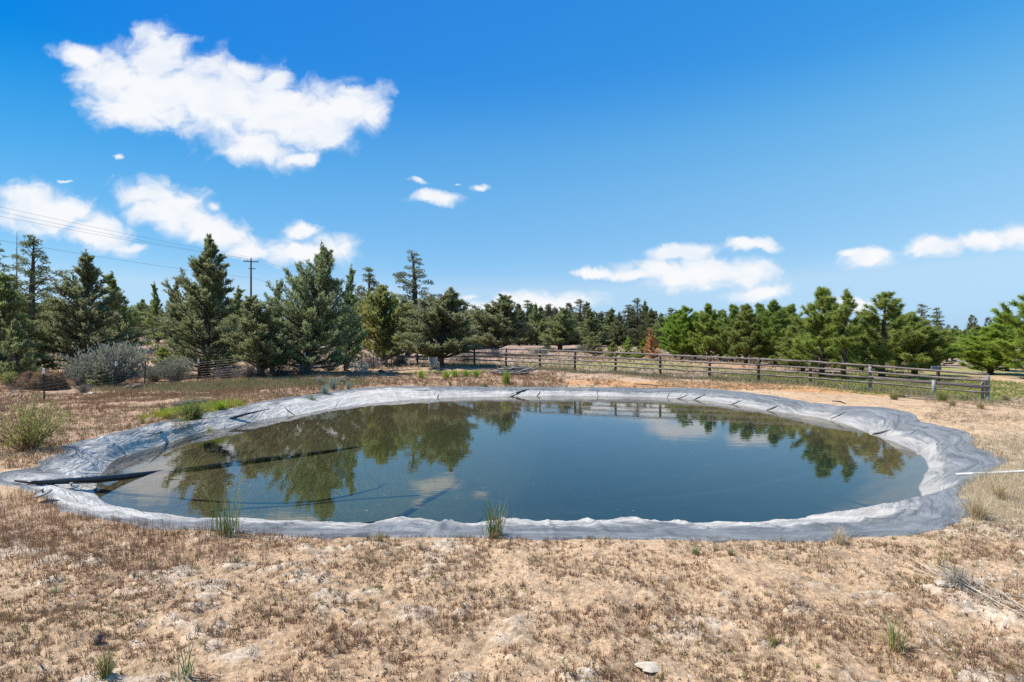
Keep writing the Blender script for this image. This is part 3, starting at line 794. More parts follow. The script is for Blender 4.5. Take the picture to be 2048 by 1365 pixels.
T(O[3], 736, 70, 536, 66, 'thin open tree with two bare stems against the sky', BG)
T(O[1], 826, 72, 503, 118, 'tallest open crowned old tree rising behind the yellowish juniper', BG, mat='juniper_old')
T(J[3], 815, 56, 600, 90, 'dark juniper filling the gap below the tallest open crowned tree', BG, mat='juniper')
T(J[3], 20, 60, 590, 150, 'shadowy juniper behind the thin bare pole', BG, mat='juniper')
T(J[3], 120, 60, 610, 110, 'shadowy juniper behind the open crowned dark old tree', BG, mat='juniper')
T(J[3], 630, 60, 610, 110, 'dim juniper seen through the big bushy juniper', BG, mat='juniper')
T(J[3], 380, 62, 600, 90, 'dim juniper seen through the tallest pointed juniper', BG, mat='juniper')
# centre belt
CG = 'distant tree belt beyond the rail fence'
belt = [(1038,88,612,44,0,'juniper_old'),(1053,96,604,40,3,'juniper_old'),(1074,90,611,44,0,None),(1099,98,612,38,3,'juniper_old'),(1121,76,620,58,4,None),
 (1142,95,630,48,0,None),(1161,90,602,52,1,'juniper_old'),(1191,84,620,50,0,None),(1219,88,619,48,0,'juniper_old'),(1236,86,628,42,0,None),(1257,94,613,40,3,None),
 (1276,92,600,46,1,'juniper_old'),(1300,90,621,52,0,'juniper_old'),(1322,85,630,44,0,None),(1340,88,619,44,1,None),(950,85,625,60,0,None),(925,80,632,60,0,'juniper_old')]
names = ['slim','ragged topped','leaning','thin','rounded dense','plain','taller clumpy','squat','pale','bushy','narrow','tallest ragged','dark','short','open','stout','low']
where = ['first tree right of the wide full juniper','second tree right of the wide full juniper','third tree right of the wide full juniper','fourth tree right of the wide full juniper','in front of the belt above the fifth fence post',
 'right of the rounded dense one','above the fence post at the pond centre','left of the pale one','above the low bushes','behind the low rounded bush','above the bright green fir','left of the dead orange tree','above the dead orange tree','behind the dead orange tree','at the left end of the pine plantation','behind the left of the wide full juniper','between the thick trunked and wide junipers']
for (px, d, top, w, kind, mat), nm, wh in zip(belt, names, where):
    src = [J[5] if int(px) % 2 else J[0], O[0], O[2], O[3], J[4]][kind]
    T(src, px, d, top - 3, w * 1.2, f'{nm} grey green tree {wh}'[:110], CG, mat=mat)
for (px, d, top, w, kind, mat), nm in list(zip(belt, names))[1:16]:
    T(J[0] if kind else J[5], px + 11, d + 16, top + 3, w * 1.25, f'partly hidden tree set back just behind the {nm} one in the distant belt', CG, mat='juniper_old' if mat is None else None)
T(J[6], 1093, 74, 676, 22, 'small dark cone shaped evergreen left of the rounded dense tree', CG, name='young_conifer')
T(J[6], 1188, 66, 674, 40, 'low wide evergreen bush beyond the fence right of the pink field gap', CG, mat='juniper_olive', name='young_conifer')
T(J[6], 1225, 62, 684, 28, 'low rounded olive bush left of the bright green fir', CG, mat='juniper_olive', name='young_conifer')
T(J[6], 1251, 54, 675, 30, 'small bright lime green fir beyond the rail fence', CG, mat='bright', name='young_fir')
T(J[6], 1282, 58, 680, 28, 'small dark green conifer between the lime green fir and the orange tree', CG, mat='pine_dark', name='young_conifer')
T(J[5], 1306, 56, 656, 30, 'dead orange needled conifer beyond the rail fence', CG, mat='orange', name='dead_conifer')
# pine plantation
PG = 'pines of the plantation behind the rail fence'
pines = [(1366,58,614,68,4,'pine_dark','leftmost pine of the plantation beside the dead orange tree'),
 (1418,54,609,72,1,None,'second pine from the left end of the plantation'),
 (1466,52,611,62,4,'pine_dark','third pine from the left end of the plantation'),
 (1493,47,610,70,0,None,'full pine behind the fourth fence panel from the right end'),
 (1521,52,609,60,4,'pine_dark','pine in the dark row left of the taller plantation pines'),
 (1550,46,602,72,0,'pine_dark','tallest dark pine in the even row left of the three tall pines'),
 (1584,48,611,64,4,None,'pine just left of the three tall pines'),
 (1604,40,640,90,1,None,'low spreading pine in front of the even row with sunlit boughs'),
 (1646,35,577,112,1,None,'left of the three tall pines nearest the fence, broad with two tops'),
 (1690,33,580,64,3,None,'slender middle one of the three tall pines with bare grey lower branches'),
 (1768,34,586,116,2,None,'widest of the three tall pines, thick dark trunk right behind the fence'),
 (1826,40,627,110,4,None,'low dense pine right of the widest tall pine'),
 (1726,44,640,80,4,'pine_dark','pine seen in the gap between the slender pine and the widest pine'),
 (1392,60,626,60,4,'pine_dark','pine set back between the first two plantation pines'),
 (1440,62,622,60,4,'pine_dark','pine set back between the second and third plantation pines'),
 (1480,60,626,64,0,'pine_dark','pine set back behind the third plantation pine'),(1536,58,622,64,4,None,'pine set back left of the tallest dark pine'),(1570,60,624,64,4,'pine_dark','pine set back right of the tallest dark pine'),(1350,66,630,56,4,'pine_dark','pine set back behind the leftmost plantation pine'),
 (1796,52,630,80,4,'pine_dark','pine set back between the widest pine and the low dense pine'),(1668,50,630,80,4,'pine_dark','pine set back between the two left tall pines')]
for px, d, top, w, k, mat, lab in pines: T(K[k], px, d, top, w, lab, PG, mat=mat)
T(O[2], 1842, 72, 609, 44, 'dark open crowned tree left of a pair behind the plantation', 'pair of old trees behind the plantation')
T(O[3], 1872, 74, 616, 40, 'dark open crowned tree right of a pair behind the plantation', 'pair of old trees behind the plantation')
rowp = [(1868,52,664,60,'nearest pine of the receding left row beside the low dense pine'),(1880,60,662,52,'second pine of the receding left row'),(1893,70,659,44,'third pine of the receding left row'),
 (1905,82,658,38,'farthest pine of the receding left row'),(1922,88,660,34,'pine closing the end of the grassy aisle'),(1935,74,660,42,'farthest pine of the receding right row'),
 (1948,62,656,50,'middle pine of the receding right row'),(1962,54,654,58,'pine of the right row just behind the big end pine')]
for i, (px, d, top, w, lab) in enumerate(rowp): T(K[(i * 2) % 5], px, d, top, w, lab, PG, mat='pine_dark' if i % 2 else None)
T(K[4], 1984, 42, 648, 104, 'big low boughed pine right of the fence end', PG)
T(K[1], 2012, 46, 622, 70, 'pine leaning behind the big low boughed pine near the right edge', PG)
T(K[2], 2078, 37, 566, 120, 'tall pine cut off by the right edge of the photo', PG)
T(K[4], 2100, 52, 640, 90, 'pine half hidden beyond the right edge', PG)

def far_wood():
    """far tree line, one mass"""
    r = np.random.default_rng(77); LP, LD, LT = [], [], []
    for i in range(270):
        px = r.uniform(-900, 2900); d = r.uniform(120, 230)
        if i < 45: px = r.uniform(-2600, -120); d = r.uniform(50, 110)
        if i > 200: px = r.uniform(880, 1420); d = r.uniform(100, 135)
        x = (px - CX) / F * d
        z = float(base_z(np.array([x]), np.array([d]))[0]); h = r.uniform(4.5, 8); w = h * r.uniform(.22, .36)
        n = 520; u = r.random(n) ** 1.2; a = r.uniform(0, 6.28, n); rr = w * (1 - u) ** .7 * r.uniform(.4, 1.1, n)
        P = np.stack([x + rr * np.cos(a), d + rr * np.sin(a), z + u * h], 1)
        LP.append(P); LD.append(unit(np.stack([np.cos(a), np.sin(a), np.full(n, .9)], 1) + r.normal(size=(n, 3)) * .5)); LT.append(r.random(n))
    P = np.concatenate(LP); D = np.concatenate(LD); v, f = diamonds(P, D, .55, .26, r)
    me = new_mesh('far_wood', v, f, M['juniper_old'], False, {'tint': np.repeat(np.concatenate(LT), 4)})
    tag(obj('far_wood', me), 'far dark evergreen wood along the horizon', 'wood', kind='stuff')
far_wood()

# ------------------------------------------------------------------ shrubs and grass clumps
def make_shrub(seed, n=110, Rm=1.0, H=1.0, leaf=(.07, .022), q=26, up=.5, leafmat='sage', stemmat='grey_bark', start=.45, stemr=.010, bend=.25, lw=.5, side=.35):
    r = np.random.default_rng(seed); st = MB(); LP, LD, LT = [], [], []
    for i in range(n):
        az = r.uniform(0, 6.28); e = r.random() ** .8
        el = R(12) + (R(88) - R(12)) * (up * .5 + (1 - up * .5) * e) if r.random() > .25 else R(r.uniform(10, 60))
        rr = r.uniform(.72, 1.05); L = rr
        hd = np.array((math.cos(az) * Rm, math.sin(az) * Rm, 0)); t = np.linspace(0, 1, 6)[:, None]
        b0 = np.array((r.normal() * .06 * Rm, r.normal() * .06 * Rm, 0))
        pts = b0 + hd * math.cos(el) * L * t ** .9 + np.array((0, 0, H)) * L * (math.sin(el) * t + bend * t * t * math.cos(el)) + r.normal(size=(6, 3)) * .02 * Rm * t
        pts[:, 2] = np.maximum(pts[:, 2], .01)
        st.tube(pts, np.linspace(stemr, stemr * .35, 6), 4, False)
        u = start + (1 - start) * r.random(q); k = np.minimum((u * 5).astype(int), 4); fr = (u * 5 - k)[:, None]
        tg = unit(pts[k + 1] - pts[k])
        LP.append(pts[k] * (1 - fr) + pts[k + 1] * fr + r.normal(size=(q, 3)) * .045 * Rm)
        LD.append(unit(tg * lw + unit(r.normal(size=(q, 3))) * side + np.array((0, 0, .35)))); LT.append(np.clip(.2 + .6 * (u - start) / (1 - start) + r.normal(size=q) * .15, 0, 1))
    P = np.concatenate(LP); D = np.concatenate(LD); T_ = np.concatenate(LT)
    v, f = diamonds(P, D, leaf[0] * r.uniform(.6, 1.3, len(P)), leaf[1], r)
    return st.mesh('shrub_stems', M[stemmat], True), new_mesh('shrub_leaves', v, f, M[leafmat], False, {'tint': np.repeat(T_, 4)})

SAGE = [make_shrub(31, 150, 1.0, 1.0, (.075, .026), 34), make_shrub(32, 120, 1.0, 1.1, (.085, .030), 26)]
TWIG = make_shrub(33, 130, 1.0, .9, (.16, .012), 10, .3, 'twig', 'grey_bark', .2, .010, .2, .6, .6)
WILLOW = make_shrub(34, 120, 1.1, 1.1, (.055, .017), 30, .55, 'willow', 'stem', .25, .0055, .12, .6, .5)
SMALLSAGE = make_shrub(35, 60, .5, .75, (.07, .022), 26, .8, 'sage_blue', 'grey_bark', .2, .006, .15, .8, .3)

def place_shrub(S, name, x, y, w, h, label, cat='shrub', group=None, mat=None, base=1.0, rz=None):
    o = thing(name, label, cat, (x, y, zat(x, y) - .02), rng.uniform(0, 6.28) if rz is None else rz, group)
    o.scale = (w / 2 / base, w / 2 / base, h)
    a = obj('stems', S[0], o); b = obj('foliage', S[1], o)
    if mat: b.material_slots[0].link = 'OBJECT'; b.material_slots[0].material = M[mat]
    return o
def at(px, d): return ((px - CX) / F * d, d)

x, y = at(222, 28.5); place_shrub(SAGE[0], 'sagebrush', x, y, 4.6, 2.05, 'largest grey green sagebrush, spreading behind the wire fence', 'shrub', 'grey sagebrush along the wire fence')
x, y = at(160, 27.6); place_shrub(SAGE[1], 'sagebrush', x, y, 2.0, 1.0, 'low silvery sagebrush at the left foot of the largest sagebrush', 'shrub', 'grey sagebrush along the wire fence')
x, y = at(350, 30.5); place_shrub(SAGE[1], 'sagebrush', x, y, 2.5, 1.25, 'middle sized grey sagebrush right of the largest one', 'shrub', 'grey sagebrush along the wire fence')
x, y = at(308, 31); place_shrub(SAGE[0], 'sagebrush', x, y, 1.8, .9, 'small grey sagebrush between the largest and the middle sized one', 'shrub', 'grey sagebrush along the wire fence')
x, y = at(196, 27.2); T(J[6], 196, 27.2, 735, 48, 'low young juniper at the foot of the largest sagebrush', LG)
x, y = at(320, 31.5); T(J[6], 322, 33, 695, 60, 'low olive juniper bush behind the middle sized sagebrush', LG, mat='juniper_olive')
for px, d, w, h, lab in [(740,39.5,2.8,1.0,'pale dead brush heap behind the wooden pallet'),(660,36,2.0,.8,'grey dead brush at the right foot of the big bushy juniper'),(800,42,2.4,.9,'dead brush at the corner post of the rail fence'),
    (930,46,4.2,.95,'grey dead brush seen through the rail fence right of the round crowned juniper'),(990,52,4.0,.9,'grey brush behind the rail fence left of the log pile'),(560,32.3,2.8,.95,'dark dead brush under the big bushy juniper'),
    (500,31.3,2.4,.9,'dark dead brush at the foot of the shorter leafy juniper'),(450,32.2,2.2,.9,'grey dead brush against the slanting wire panel'),(610,32.2,2.6,.9,'tangle of dead brush below the right boughs of the bushy juniper'),
    (168,24.5,1.0,.42,'small bleached dead bush in front of the wire fence')]:
    x, y = at(px, d); place_shrub(TWIG, 'dead_brush', x, y, w, h, lab, 'brush', 'dead grey brush')
for px, d, w, h, lab in [(1085,66,2.6,.9,'grey sagebrush on the pink field left of the rounded dense tree'),(1168,74,3.2,1.0,'grey sagebrush at the far side of the pink field'),(1075,58,2.2,.8,'low grey sagebrush just beyond the fence posts at centre')]:
    x, y = at(px, d); place_shrub(SAGE[1], 'sagebrush', x, y, w, h, lab, 'shrub', 'sagebrush on the far field')
# willow by the left edge
x, y, _ = hit(52, 903); place_shrub(WILLOW, 'willow_shrub', x - .05, y + .1, 1.95, .98, 'yellow green twiggy willow shrub on the bank at the left edge', 'shrub')
x, y, _ = hit(15, 705) if False else (at(18, 27)[0], 27, 0); place_shrub(SAGE[1], 'green_bush', x, y, 1.1, .6, 'small yellow green bush beside the young juniper at left', 'shrub', None, 'willow')
# six small blue sages on the far bank
for px, py, w, h, lab in [(622,796,.62,.46,'blue grey sage tuft nearest the liner, leftmost of the small sages'),(648,788,.62,.52,'blue grey sage tuft right of the one nearest the liner'),(641,772,.5,.44,'smaller sage tuft behind the second sage tuft'),
    (667,780,.7,.62,'tallest blue grey sage tuft in the middle of the group'),(684,768,.5,.36,'low round sage tuft at the back right of the group'),(697,780,.34,.42,'thin sage tuft at the right end of the group')]:
    x, y, _ = hit(px, py); place_shrub(SMALLSAGE, 'sage_tuft', x, y, w * 1.3, h * 1.25, lab, 'shrub', 'small sage tufts on the far left bank', base=.5)

def grass_clump(seed, n, L, spread, w, c0, c1, droop=.6, seeds=False, dry=.2, k=5):
    r = np.random.default_rng(seed)
    az = r.uniform(0, 6.28, n); e = np.abs(r.normal(size=n)) * spread; ln = L * r.uniform(.45, 1.1, n)
    t = np.linspace(0, 1, k)
    hd = np.stack([np.cos(az), np.sin(az), np.zeros(n)], 1)
    b = np.stack([r.normal(size=n), r.normal(size=n), np.zeros(n)], 1) * L * .10
    ang = e[:, None] + droop * r.uniform(.2, 1.0, n)[:, None] * t[None] ** 1.5
    dl = ln[:, None] / (k - 1)
    hx = np.concatenate([np.zeros((n, 1)), np.cumsum(np.sin(ang[:, 1:]) * dl, 1)], 1); hz = np.concatenate([np.zeros((n, 1)), np.cumsum(np.cos(ang[:, 1:]) * dl, 1)], 1)
    P = b[:, None] + hd[:, None] * hx[..., None]; P[..., 2] += hz; P[..., 2] = np.maximum(P[..., 2], .004)
    q = np.stack([-np.sin(az + r.normal(size=n) * .8), np.cos(az + r.normal(size=n) * .8), np.zeros(n)], 1)
    wd = w * r.uniform(.6, 1.2, n)[:, None] * (1 - t[None] ** 1.6 * .9)
    v = np.stack([P - q[:, None] * wd[..., None] / 2, P + q[:, None] * wd[..., None] / 2], 2).reshape(-1, 3)
    base = (np.arange(n) * k * 2)[:, None] + (np.arange(k - 1) * 2)[None]
    f = np.stack([base, base + 1, base + 3, base + 2], -1).reshape(-1, 4)
    isdry = r.random(n) < dry
    mixv = np.clip(r.random(n)[:, None], 0, 1)
    c = np.array(c0) * (1 - mixv) + np.array(c1) * mixv
    c[isdry] = np.array((.48, .36, .19)) * r.uniform(.7, 1.1, (isdry.sum(), 1))
    col = np.repeat(c, k * 2, 0)
    fs = [f]
    if seeds:
        m = min(n // 3, 12); idx = np.argsort(-ln)[:m]; sv = []; sc = []
        for i in idx:
            pe = P[i, -1]; dd = unit(P[i, -1] - P[i, -2])
            g = 14; pp = pe - dd * (np.linspace(0, .28 * L, g)[:, None]) * .6; D = unit(dd + r.normal(size=(g, 3)) * .45)
            vv, ff = diamonds(pp, D, .030, .008, r); sv.append(vv); sc.append(np.tile(np.array((.36, .34, .16)), (len(vv), 1)))
        sv = np.concatenate(sv); f2 = np.arange(len(sv)).reshape(-1, 4) + len(v)
        v = np.concatenate([v, sv]); col = np.concatenate([col, np.concatenate(sc)]); fs = [np.concatenate([f, f2])]
    return new_mesh('grass_clump', v, fs, M['col'], False, {'Col': col})

def put_clump(px, py, label, seed, n, L, spread, w, c0, c1, group=None, cat='grass', name='grass_clump', zz=None, **kw):
    x, y, zb = hit(px, py)
    o = obj(name, grass_clump(seed, n, L, spread, w, c0, c1, **kw), None, (x, y, zat(x, y) - .01 if zz is None else zb + zz))
    return tag(o, label, cat, group)
G0, G1 = (.10, .16, .03), (.24, .30, .07)
FG = 'grass clumps on the near bank'
put_clump(452, 1070, 'tall green seeding grass clump on the near bank left of centre', 41, 80, .66, .18, .008, G0, G1, FG, seeds=True, droop=.35)
put_clump(990, 1072, 'dark green grass clump at the liner edge near the centre', 42, 100, .48, .24, .010, (.08, .12, .03), (.2, .26, .07), FG, droop=.4, dry=.3)
put_clump(988, 1076, 'dry straw skirt round the foot of the dark green clump', 43, 200, .12, .8, .006, (.33, .22, .13), (.5, .38, .22), FG, droop=.8, dry=.6)
put_clump(760, 1090, 'short olive grass clump below the bulge in the liner', 44, 80, .15, .35, .005, (.2, .19, .07), (.38, .32, .13), FG)
put_clump(840, 1098, 'sparse grey green grass clump right of the liner bulge', 45, 60, .16, .5, .005, (.22, .2, .1), (.36, .32, .18), FG)
put_clump(1392, 1112, 'small blue green grass clump right of centre on the bare soil', 46, 60, .14, .4, .006, (.14, .2, .08), (.26, .32, .14), FG, dry=.1)
put_clump(1432, 1100, 'smaller green clump, left of two beside each other on the soil', 47, 40, .10, .4, .006, (.14, .2, .08), (.26, .32, .14), FG, dry=.1)
put_clump(1462, 1115, 'smaller green clump, right of two beside each other on the soil', 48, 44, .11, .4, .006, (.14, .2, .08), (.26, .32, .14), FG, dry=.1)
put_clump(210, 1355, 'upright green and straw grass clump in the bottom left corner', 49, 110, .20, .22, .006, G0, (.34, .34, .10), FG, droop=.3, dry=.3)
put_clump(368, 1362, 'arching grey green grass clump at the bottom left', 50, 36, .30, .30, .008, (.15, .2, .09), (.30, .34, .18), FG, droop=1.5)
put_clump(1785, 1300, 'green tuft with dry straw skirt at the lower right', 51, 34, .26, .14, .009, (.2, .26, .06), (.36, .4, .12), FG, droop=.3, dry=.15)
put_clump(1795, 1304, 'dry straw fallen round the green tuft at the lower right', 52, 120, .22, 1.0, .005, (.45, .32, .17), (.6, .48, .28), FG, droop=1.0, dry=.7)
put_clump(470, 1130, 'thin faded grass clump below the tall seeding clump', 53, 60, .16, .35, .005, (.24, .22, .1), (.36, .33, .2), FG)
put_clump(110, 1180, 'blue green creeping grass tuft at the left', 54, 60, .12, .8, .006, (.16, .2, .1), (.28, .32, .18), FG)
put_clump(1550, 1285, 'small green weed tuft left of the green tuft with straw', 55, 60, .09, .8, .008, (.2, .24, .06), (.34, .36, .1), FG)
put_clump(560, 1060, 'single row of thin dry stems at the liner edge', 56, 30, .2, .2, .004, (.28, .2, .12), (.4, .3, .2), FG)
# grey flattened clump at the right
x, y, _ = hit(1915, 1180)
o = obj('dead_grass_clump', grass_clump(57, 300, .24, 1.1, .006, (.26, .23, .19), (.50, .46, .39), droop=1.3, dry=.1), None, (x, y, zat(x, y)))
tag(o, 'flattened grey dead grass clump at the right edge of the near bank', 'grass', FG)
put_clump(1880, 1135, 'olive stems standing behind the flattened grey clump', 58, 40, .24, .3, .006, (.26, .24, .1), (.42, .38, .2), FG, droop=.3)
put_clump(1955, 1040, 'tall straw coloured grass clump over the right corner of the liner', 59, 420, .34, .45, .005, (.5, .40, .24), (.66, .56, .38), FG, dry=.4)
put_clump(2000, 1000, 'straw grass clump beside the white pipe', 60, 320, .32, .5, .005, (.48, .38, .22), (.64, .54, .36), FG, dry=.4)
put_clump(1680, 1090, 'wispy pale straw grass along the lower right liner edge', 61, 260, .22, .5, .004, (.5, .42, .28), (.68, .6, .44), FG, dry=.3)
# far bank clumps
BG2 = 'grass clumps on the far bank'
put_clump(385, 840, 'big drooping sedge clump hanging over the liner', 62, 700, .92, .85, .016, (.10, .13, .03), (.26, .30, .08), BG2, droop=2.0, dry=.12, zz=.0)
put_clump(440, 820, 'vivid green grass patch right of the drooping sedge', 63, 520, .34, .7, .016, (.22, .34, .02), (.40, .52, .05), BG2, dry=.0)
put_clump(415, 832, 'yellow green grass mat behind the drooping sedge', 64, 420, .26, .8, .016, (.34, .38, .04), (.52, .52, .08), BG2, dry=.05)
put_clump(335, 838, 'vivid yellow green grass mat left of the drooping sedge', 65, 520, .26, .8, .016, (.34, .38, .04), (.52, .52, .08), BG2, dry=.1)
put_clump(362, 826, 'yellow moss like grass directly behind the drooping sedge', 66, 420, .22, .9, .016, (.36, .36, .06), (.5, .48, .1), BG2, dry=.15)
put_clump(285, 845, 'small dull green tuft at the left end of the wet grass', 67, 120, .22, .5, .014, (.2, .24, .05), (.34, .34, .1), BG2, dry=.3)
put_clump(1013, 770, 'upright yellow green tuft below the log pile', 68, 200, .75, .14, .03, (.22, .30, .03), (.42, .46, .08), BG2, droop=.2, dry=.1)
put_clump(970, 774, 'low green tuft left of the upright tuft', 69, 160, .28, .7, .02, (.18, .22, .04), (.34, .34, .1), BG2)
put_clump(1023, 776, 'small bright tuft at the foot of the upright tuft', 70, 120, .22, .7, .02, (.24, .32, .04), (.4, .44, .08), BG2)
put_clump(900, 770, 'single small green tuft on the far bank below the chair', 71, 70, .28, .4, .02, (.12, .22, .03), (.2, .3, .06), BG2)
put_clump(1885, 803, 'big bushy green grass clump in front of the fence end', 72, 420, .60, .5, .016, (.17, .22, .05), (.33, .36, .12), BG2, dry=.15)
put_clump(1788, 800, 'green grass clump left of the low boards', 73, 260, .45, .45, .016, (.19, .22, .07), (.34, .34, .14), BG2, dry=.25)
put_clump(1905, 812, 'dry greenish tuft in front of the big bushy clump', 74, 160, .36, .4, .014, (.24, .24, .1), (.4, .36, .2), BG2, dry=.4)
put_clump(1960, 818, 'grey dry tuft below the fence end post', 75, 160, .36, .4, .014, (.3, .27, .15), (.44, .38, .25), BG2, dry=.5)
put_clump(2010, 800, 'dull green weed patch right of the fence end post', 76, 260, .36, .7, .016, (.2, .21, .09), (.34, .32, .16), BG2, dry=.3)
for i, (px, py) in enumerate([(893,757),(910,755),(932,755),(952,756),(843,757)]):
    put_clump(px, py, ['bright green tuft right beside the patio chair','second bright tuft in the row beside the chair','third bright tuft in the row below the thick trunk','last bright tuft of the row below the thick trunk','thin green tuft left of the patio chair'][i], 80 + i, 170, .5, .5, .035, (.16, .30, .02), (.30, .44, .05), BG2, dry=.05)

# ------------------------------------------------------------------ ground cover (uncountable)
def tufts(name, label, pts_fn, n, blades, L, W, cols, lean=.5, seed=1, cat='grass'):
    r = np.random.default_rng(seed)
    x, y = pts_fn(r, n)
    z0, s, ins = pond_profile(x, y)
    ok = ins < .12
    x, y = x[ok], y[ok]; z = soil(x, y) - .006; n = len(x)
    sc = r.uniform(.5, 1.3, n)
    az = r.uniform(0, 6.28, (n, blades)); e = np.abs(r.normal(size=(n, blades))) * lean
    D = np.stack([np.cos(az) * np.sin(e), np.sin(az) * np.sin(e), np.cos(e)], -1).reshape(-1, 3)
    P = np.stack([x, y, z], 1)[:, None] + np.concatenate([r.normal(size=(n, blades, 2)) * L * .22, np.zeros((n, blades, 1))], -1)
    ln = (L * sc[:, None] * r.uniform(.4, 1.15, (n, blades))).ravel()
    wd = W * r.uniform(.6, 1.3, n * blades)
    v, f = blades3(P.reshape(-1, 3), D, ln, wd, r)
    cols = np.array(cols); k = (fbm(x * .7, y * .7, seed + 200, 3) * 1.3 - .15 + r.normal(size=n) * .22)
    k = np.clip(k, 0, .999) * (len(cols) - 1); i = k.astype(int); fr = (k - i)[:, None]
    c = cols[i] * (1 - fr) + cols[np.minimum(i + 1, len(cols) - 1)] * fr
    c = c[:, None] * r.uniform(.65, 1.25, (n, blades, 1))
    me = new_mesh(name, v, f, M['col'], False, {'Col': np.repeat(c.reshape(-1, 3), 3, 0)})
    return tag(obj(name, me), label, cat, kind='stuff')

def fan(d0, d1, u0=-1.0, u1=1.0, thr=None, seed=5, sc=1.0, p=1.0):
    """points with roughly even density on the ground inside the wedge seen from the bank"""
    def fn(r, n):
        d = np.sqrt(d0 ** 2 + (d1 ** 2 - d0 ** 2) * r.random(n * 3) ** p); u = r.uniform(u0, u1, n * 3)
        x = u * d; y = d
        if thr is not None:
            m = fbm(x * sc, y * sc, seed, 4, .55) > thr + r.normal(size=len(x)) * .05
            x, y = x[m], y[m]
        return x[:n], y[:n]
    return fn
def ell(cx, cy, rx, ry, rot=0):
    def fn(r, n):
        a = r.uniform(0, 6.28, n); q = np.sqrt(r.random(n)) * (1 + r.normal(size=n) * .12)
        u = q * np.cos(a) * rx; v = q * np.sin(a) * ry; c, s = math.cos(R(rot)), math.sin(R(rot))
        return cx + u * c - v * s, cy + u * s + v * c
    return fn
RED = [(.36, .23, .14), (.25, .145, .085), (.32, .18, .10), (.24, .145, .095), (.34, .26, .13)]
tufts('dry_stubble', 'short reddish brown dead stubble over the near bank', fan(3.0, 6.6, -1.15, 1.15,   .48, 5, 2.3), 9500, 9, .055, .0058, RED, .45, 11)
tufts('dry_stubble', 'short reddish brown dead stubble over the near bank', fan(2.9, 4.6, -1.15, 1.15, .50, 6, 3.0), 5500, 10, .046, .005, RED, .5, 12)
tufts('dry_straw_litter', 'pale straw litter lying on the near bank', fan(2.9, 7.5, -1.15, 1.15, .40, 7, 1.2), 17000, 4, .06, .0035, [(.5, .4, .28), (.42, .36, .30), (.58, .48, .34)], 1.25, 13)
tufts('green_weeds', 'small olive green weeds scattered on the near bank', fan(3.0, 6.5, -1.15, 1.15, .55, 8, 1.6), 1300, 16, .045, .006, [(.2, .2, .06), (.28, .24, .08), (.16, .19, .06)], .7, 14)
tufts('brown_grass', 'knee high brown seeding grass along the left liner edge', ell(-5.0, 6.6, 2.6, 1.2, -24), 2600, 9, .13, .004, RED, .35, 15)
tufts('straw_grass', 'thick bleached straw grass by the right corner of the liner', ell(7.8, 7.6, 2.4, 1.5, 38), 6000, 9, .13, .0045, [(.56, .46, .30), (.66, .57, .40), (.45, .34, .2)], .8, 16)
tufts('straw_grass', 'thick bleached straw grass by the right corner of the liner', ell(11.2, 10.2, 3.0, 2.4, 10), 3500, 8, .12, .006, [(.56, .46, .30), (.6, .5, .34), (.42, .3, .2)], .8, 17)
tufts('bank_grass', 'dry reddish grass covering the left bank', fan(9.5, 24, -1.05, -.28, .36, 9, .7), 13000, 7, .15, .011, RED + [(.42, .33, .2)], .6, 18)
tufts('bank_grass', 'dry reddish grass covering the left bank', fan(22, 34, -1.05, .1, .36, 10, .6), 9000, 7, .22, .020, RED + [(.42, .33, .2)], .6, 19)
tufts('green_grass', 'greenish grass strip in front of the wire fence', ell(-13.5, 27.5, 6.0, 2.3, 12), 3500, 8, .24, .018, [(.30, .25, .12), (.38, .31, .17), (.22, .25, .09), (.33, .23, .14)], .5, 20)
r = np.random.default_rng(44); P = []
while len(P) < 46:
    a, q = r.uniform(0, 6.28), r.random() ** .5
    rw = float(R_wat(np.array([a]))[0]) - .3; P.append((PC[0] + math.cos(a) * rw * q, PC[1] + math.sin(a) * rw * q, WATER_Z + .006))
P = np.array(P); v, f = diamonds(P, unit(np.concatenate([r.normal(size=(46, 2)), np.zeros((46, 1))], 1)), r.uniform(.02, .06, 46), r.uniform(.012, .03, 46), r)
v[:, 2] = WATER_Z + .006 + np.tile([0, .002, 0, .002], 46)
tag(obj('floating_specks', new_mesh('floating_specks', v, f, M['col'], False, {'Col': np.tile(np.array((.45, .40, .28)), (len(v), 1))})), 'tiny pale specks of plant litter floating on the pond', 'litter', kind='stuff')
def crumbs(name, label, n, size, c0, c1, seed, thr):
    r = np.random.default_rng(seed); x, y = fan(2.9, 7.0, -1.15, 1.15, thr, seed, 1.7)(r, n)
    ok = pond_profile(x, y)[2] < -.02; x, y = x[ok], y[ok]; n = len(x); sz = size * r.uniform(.4, 1.5, n) ** 1.3
    P = np.stack([x, y, soil(x, y) + .3 * sz], 1); a = r.uniform(0, 6.28, (n, 1)) + np.array([[0, 1.9, 4.0]]); rr = sz[:, None] * r.uniform(.6, 1.1, (n, 3))
    b = np.stack([x[:, None] + rr * np.cos(a), y[:, None] + rr * np.sin(a), np.repeat((P[:, 2] - .55 * sz)[:, None], 3, 1)], -1)
    v = np.concatenate([P[:, None] + np.stack([r.normal(size=n) * sz * .3, r.normal(size=n) * sz * .3, sz * .1], -1)[:, None], b], 1).reshape(-1, 3)
    i = np.arange(n)[:, None] * 4; f = np.concatenate([i + np.array([[0, 1, 2]]), i + np.array([[0, 2, 3]]), i + np.array([[0, 3, 1]])])
    k = r.random((n, 1)); c = np.array(c0) * (1 - k) + np.array(c1) * k
    tag(obj(name, new_mesh(name, v, f, M['col'], False, {'Col': np.repeat(c, 4, 0)})), label, 'soil', kind='stuff')
crumbs('soil_crumbs', 'small dark crumbs of earth scattered over the near bank', 9000, .011, (.16, .105, .065), (.36, .25, .16), 301, .44)
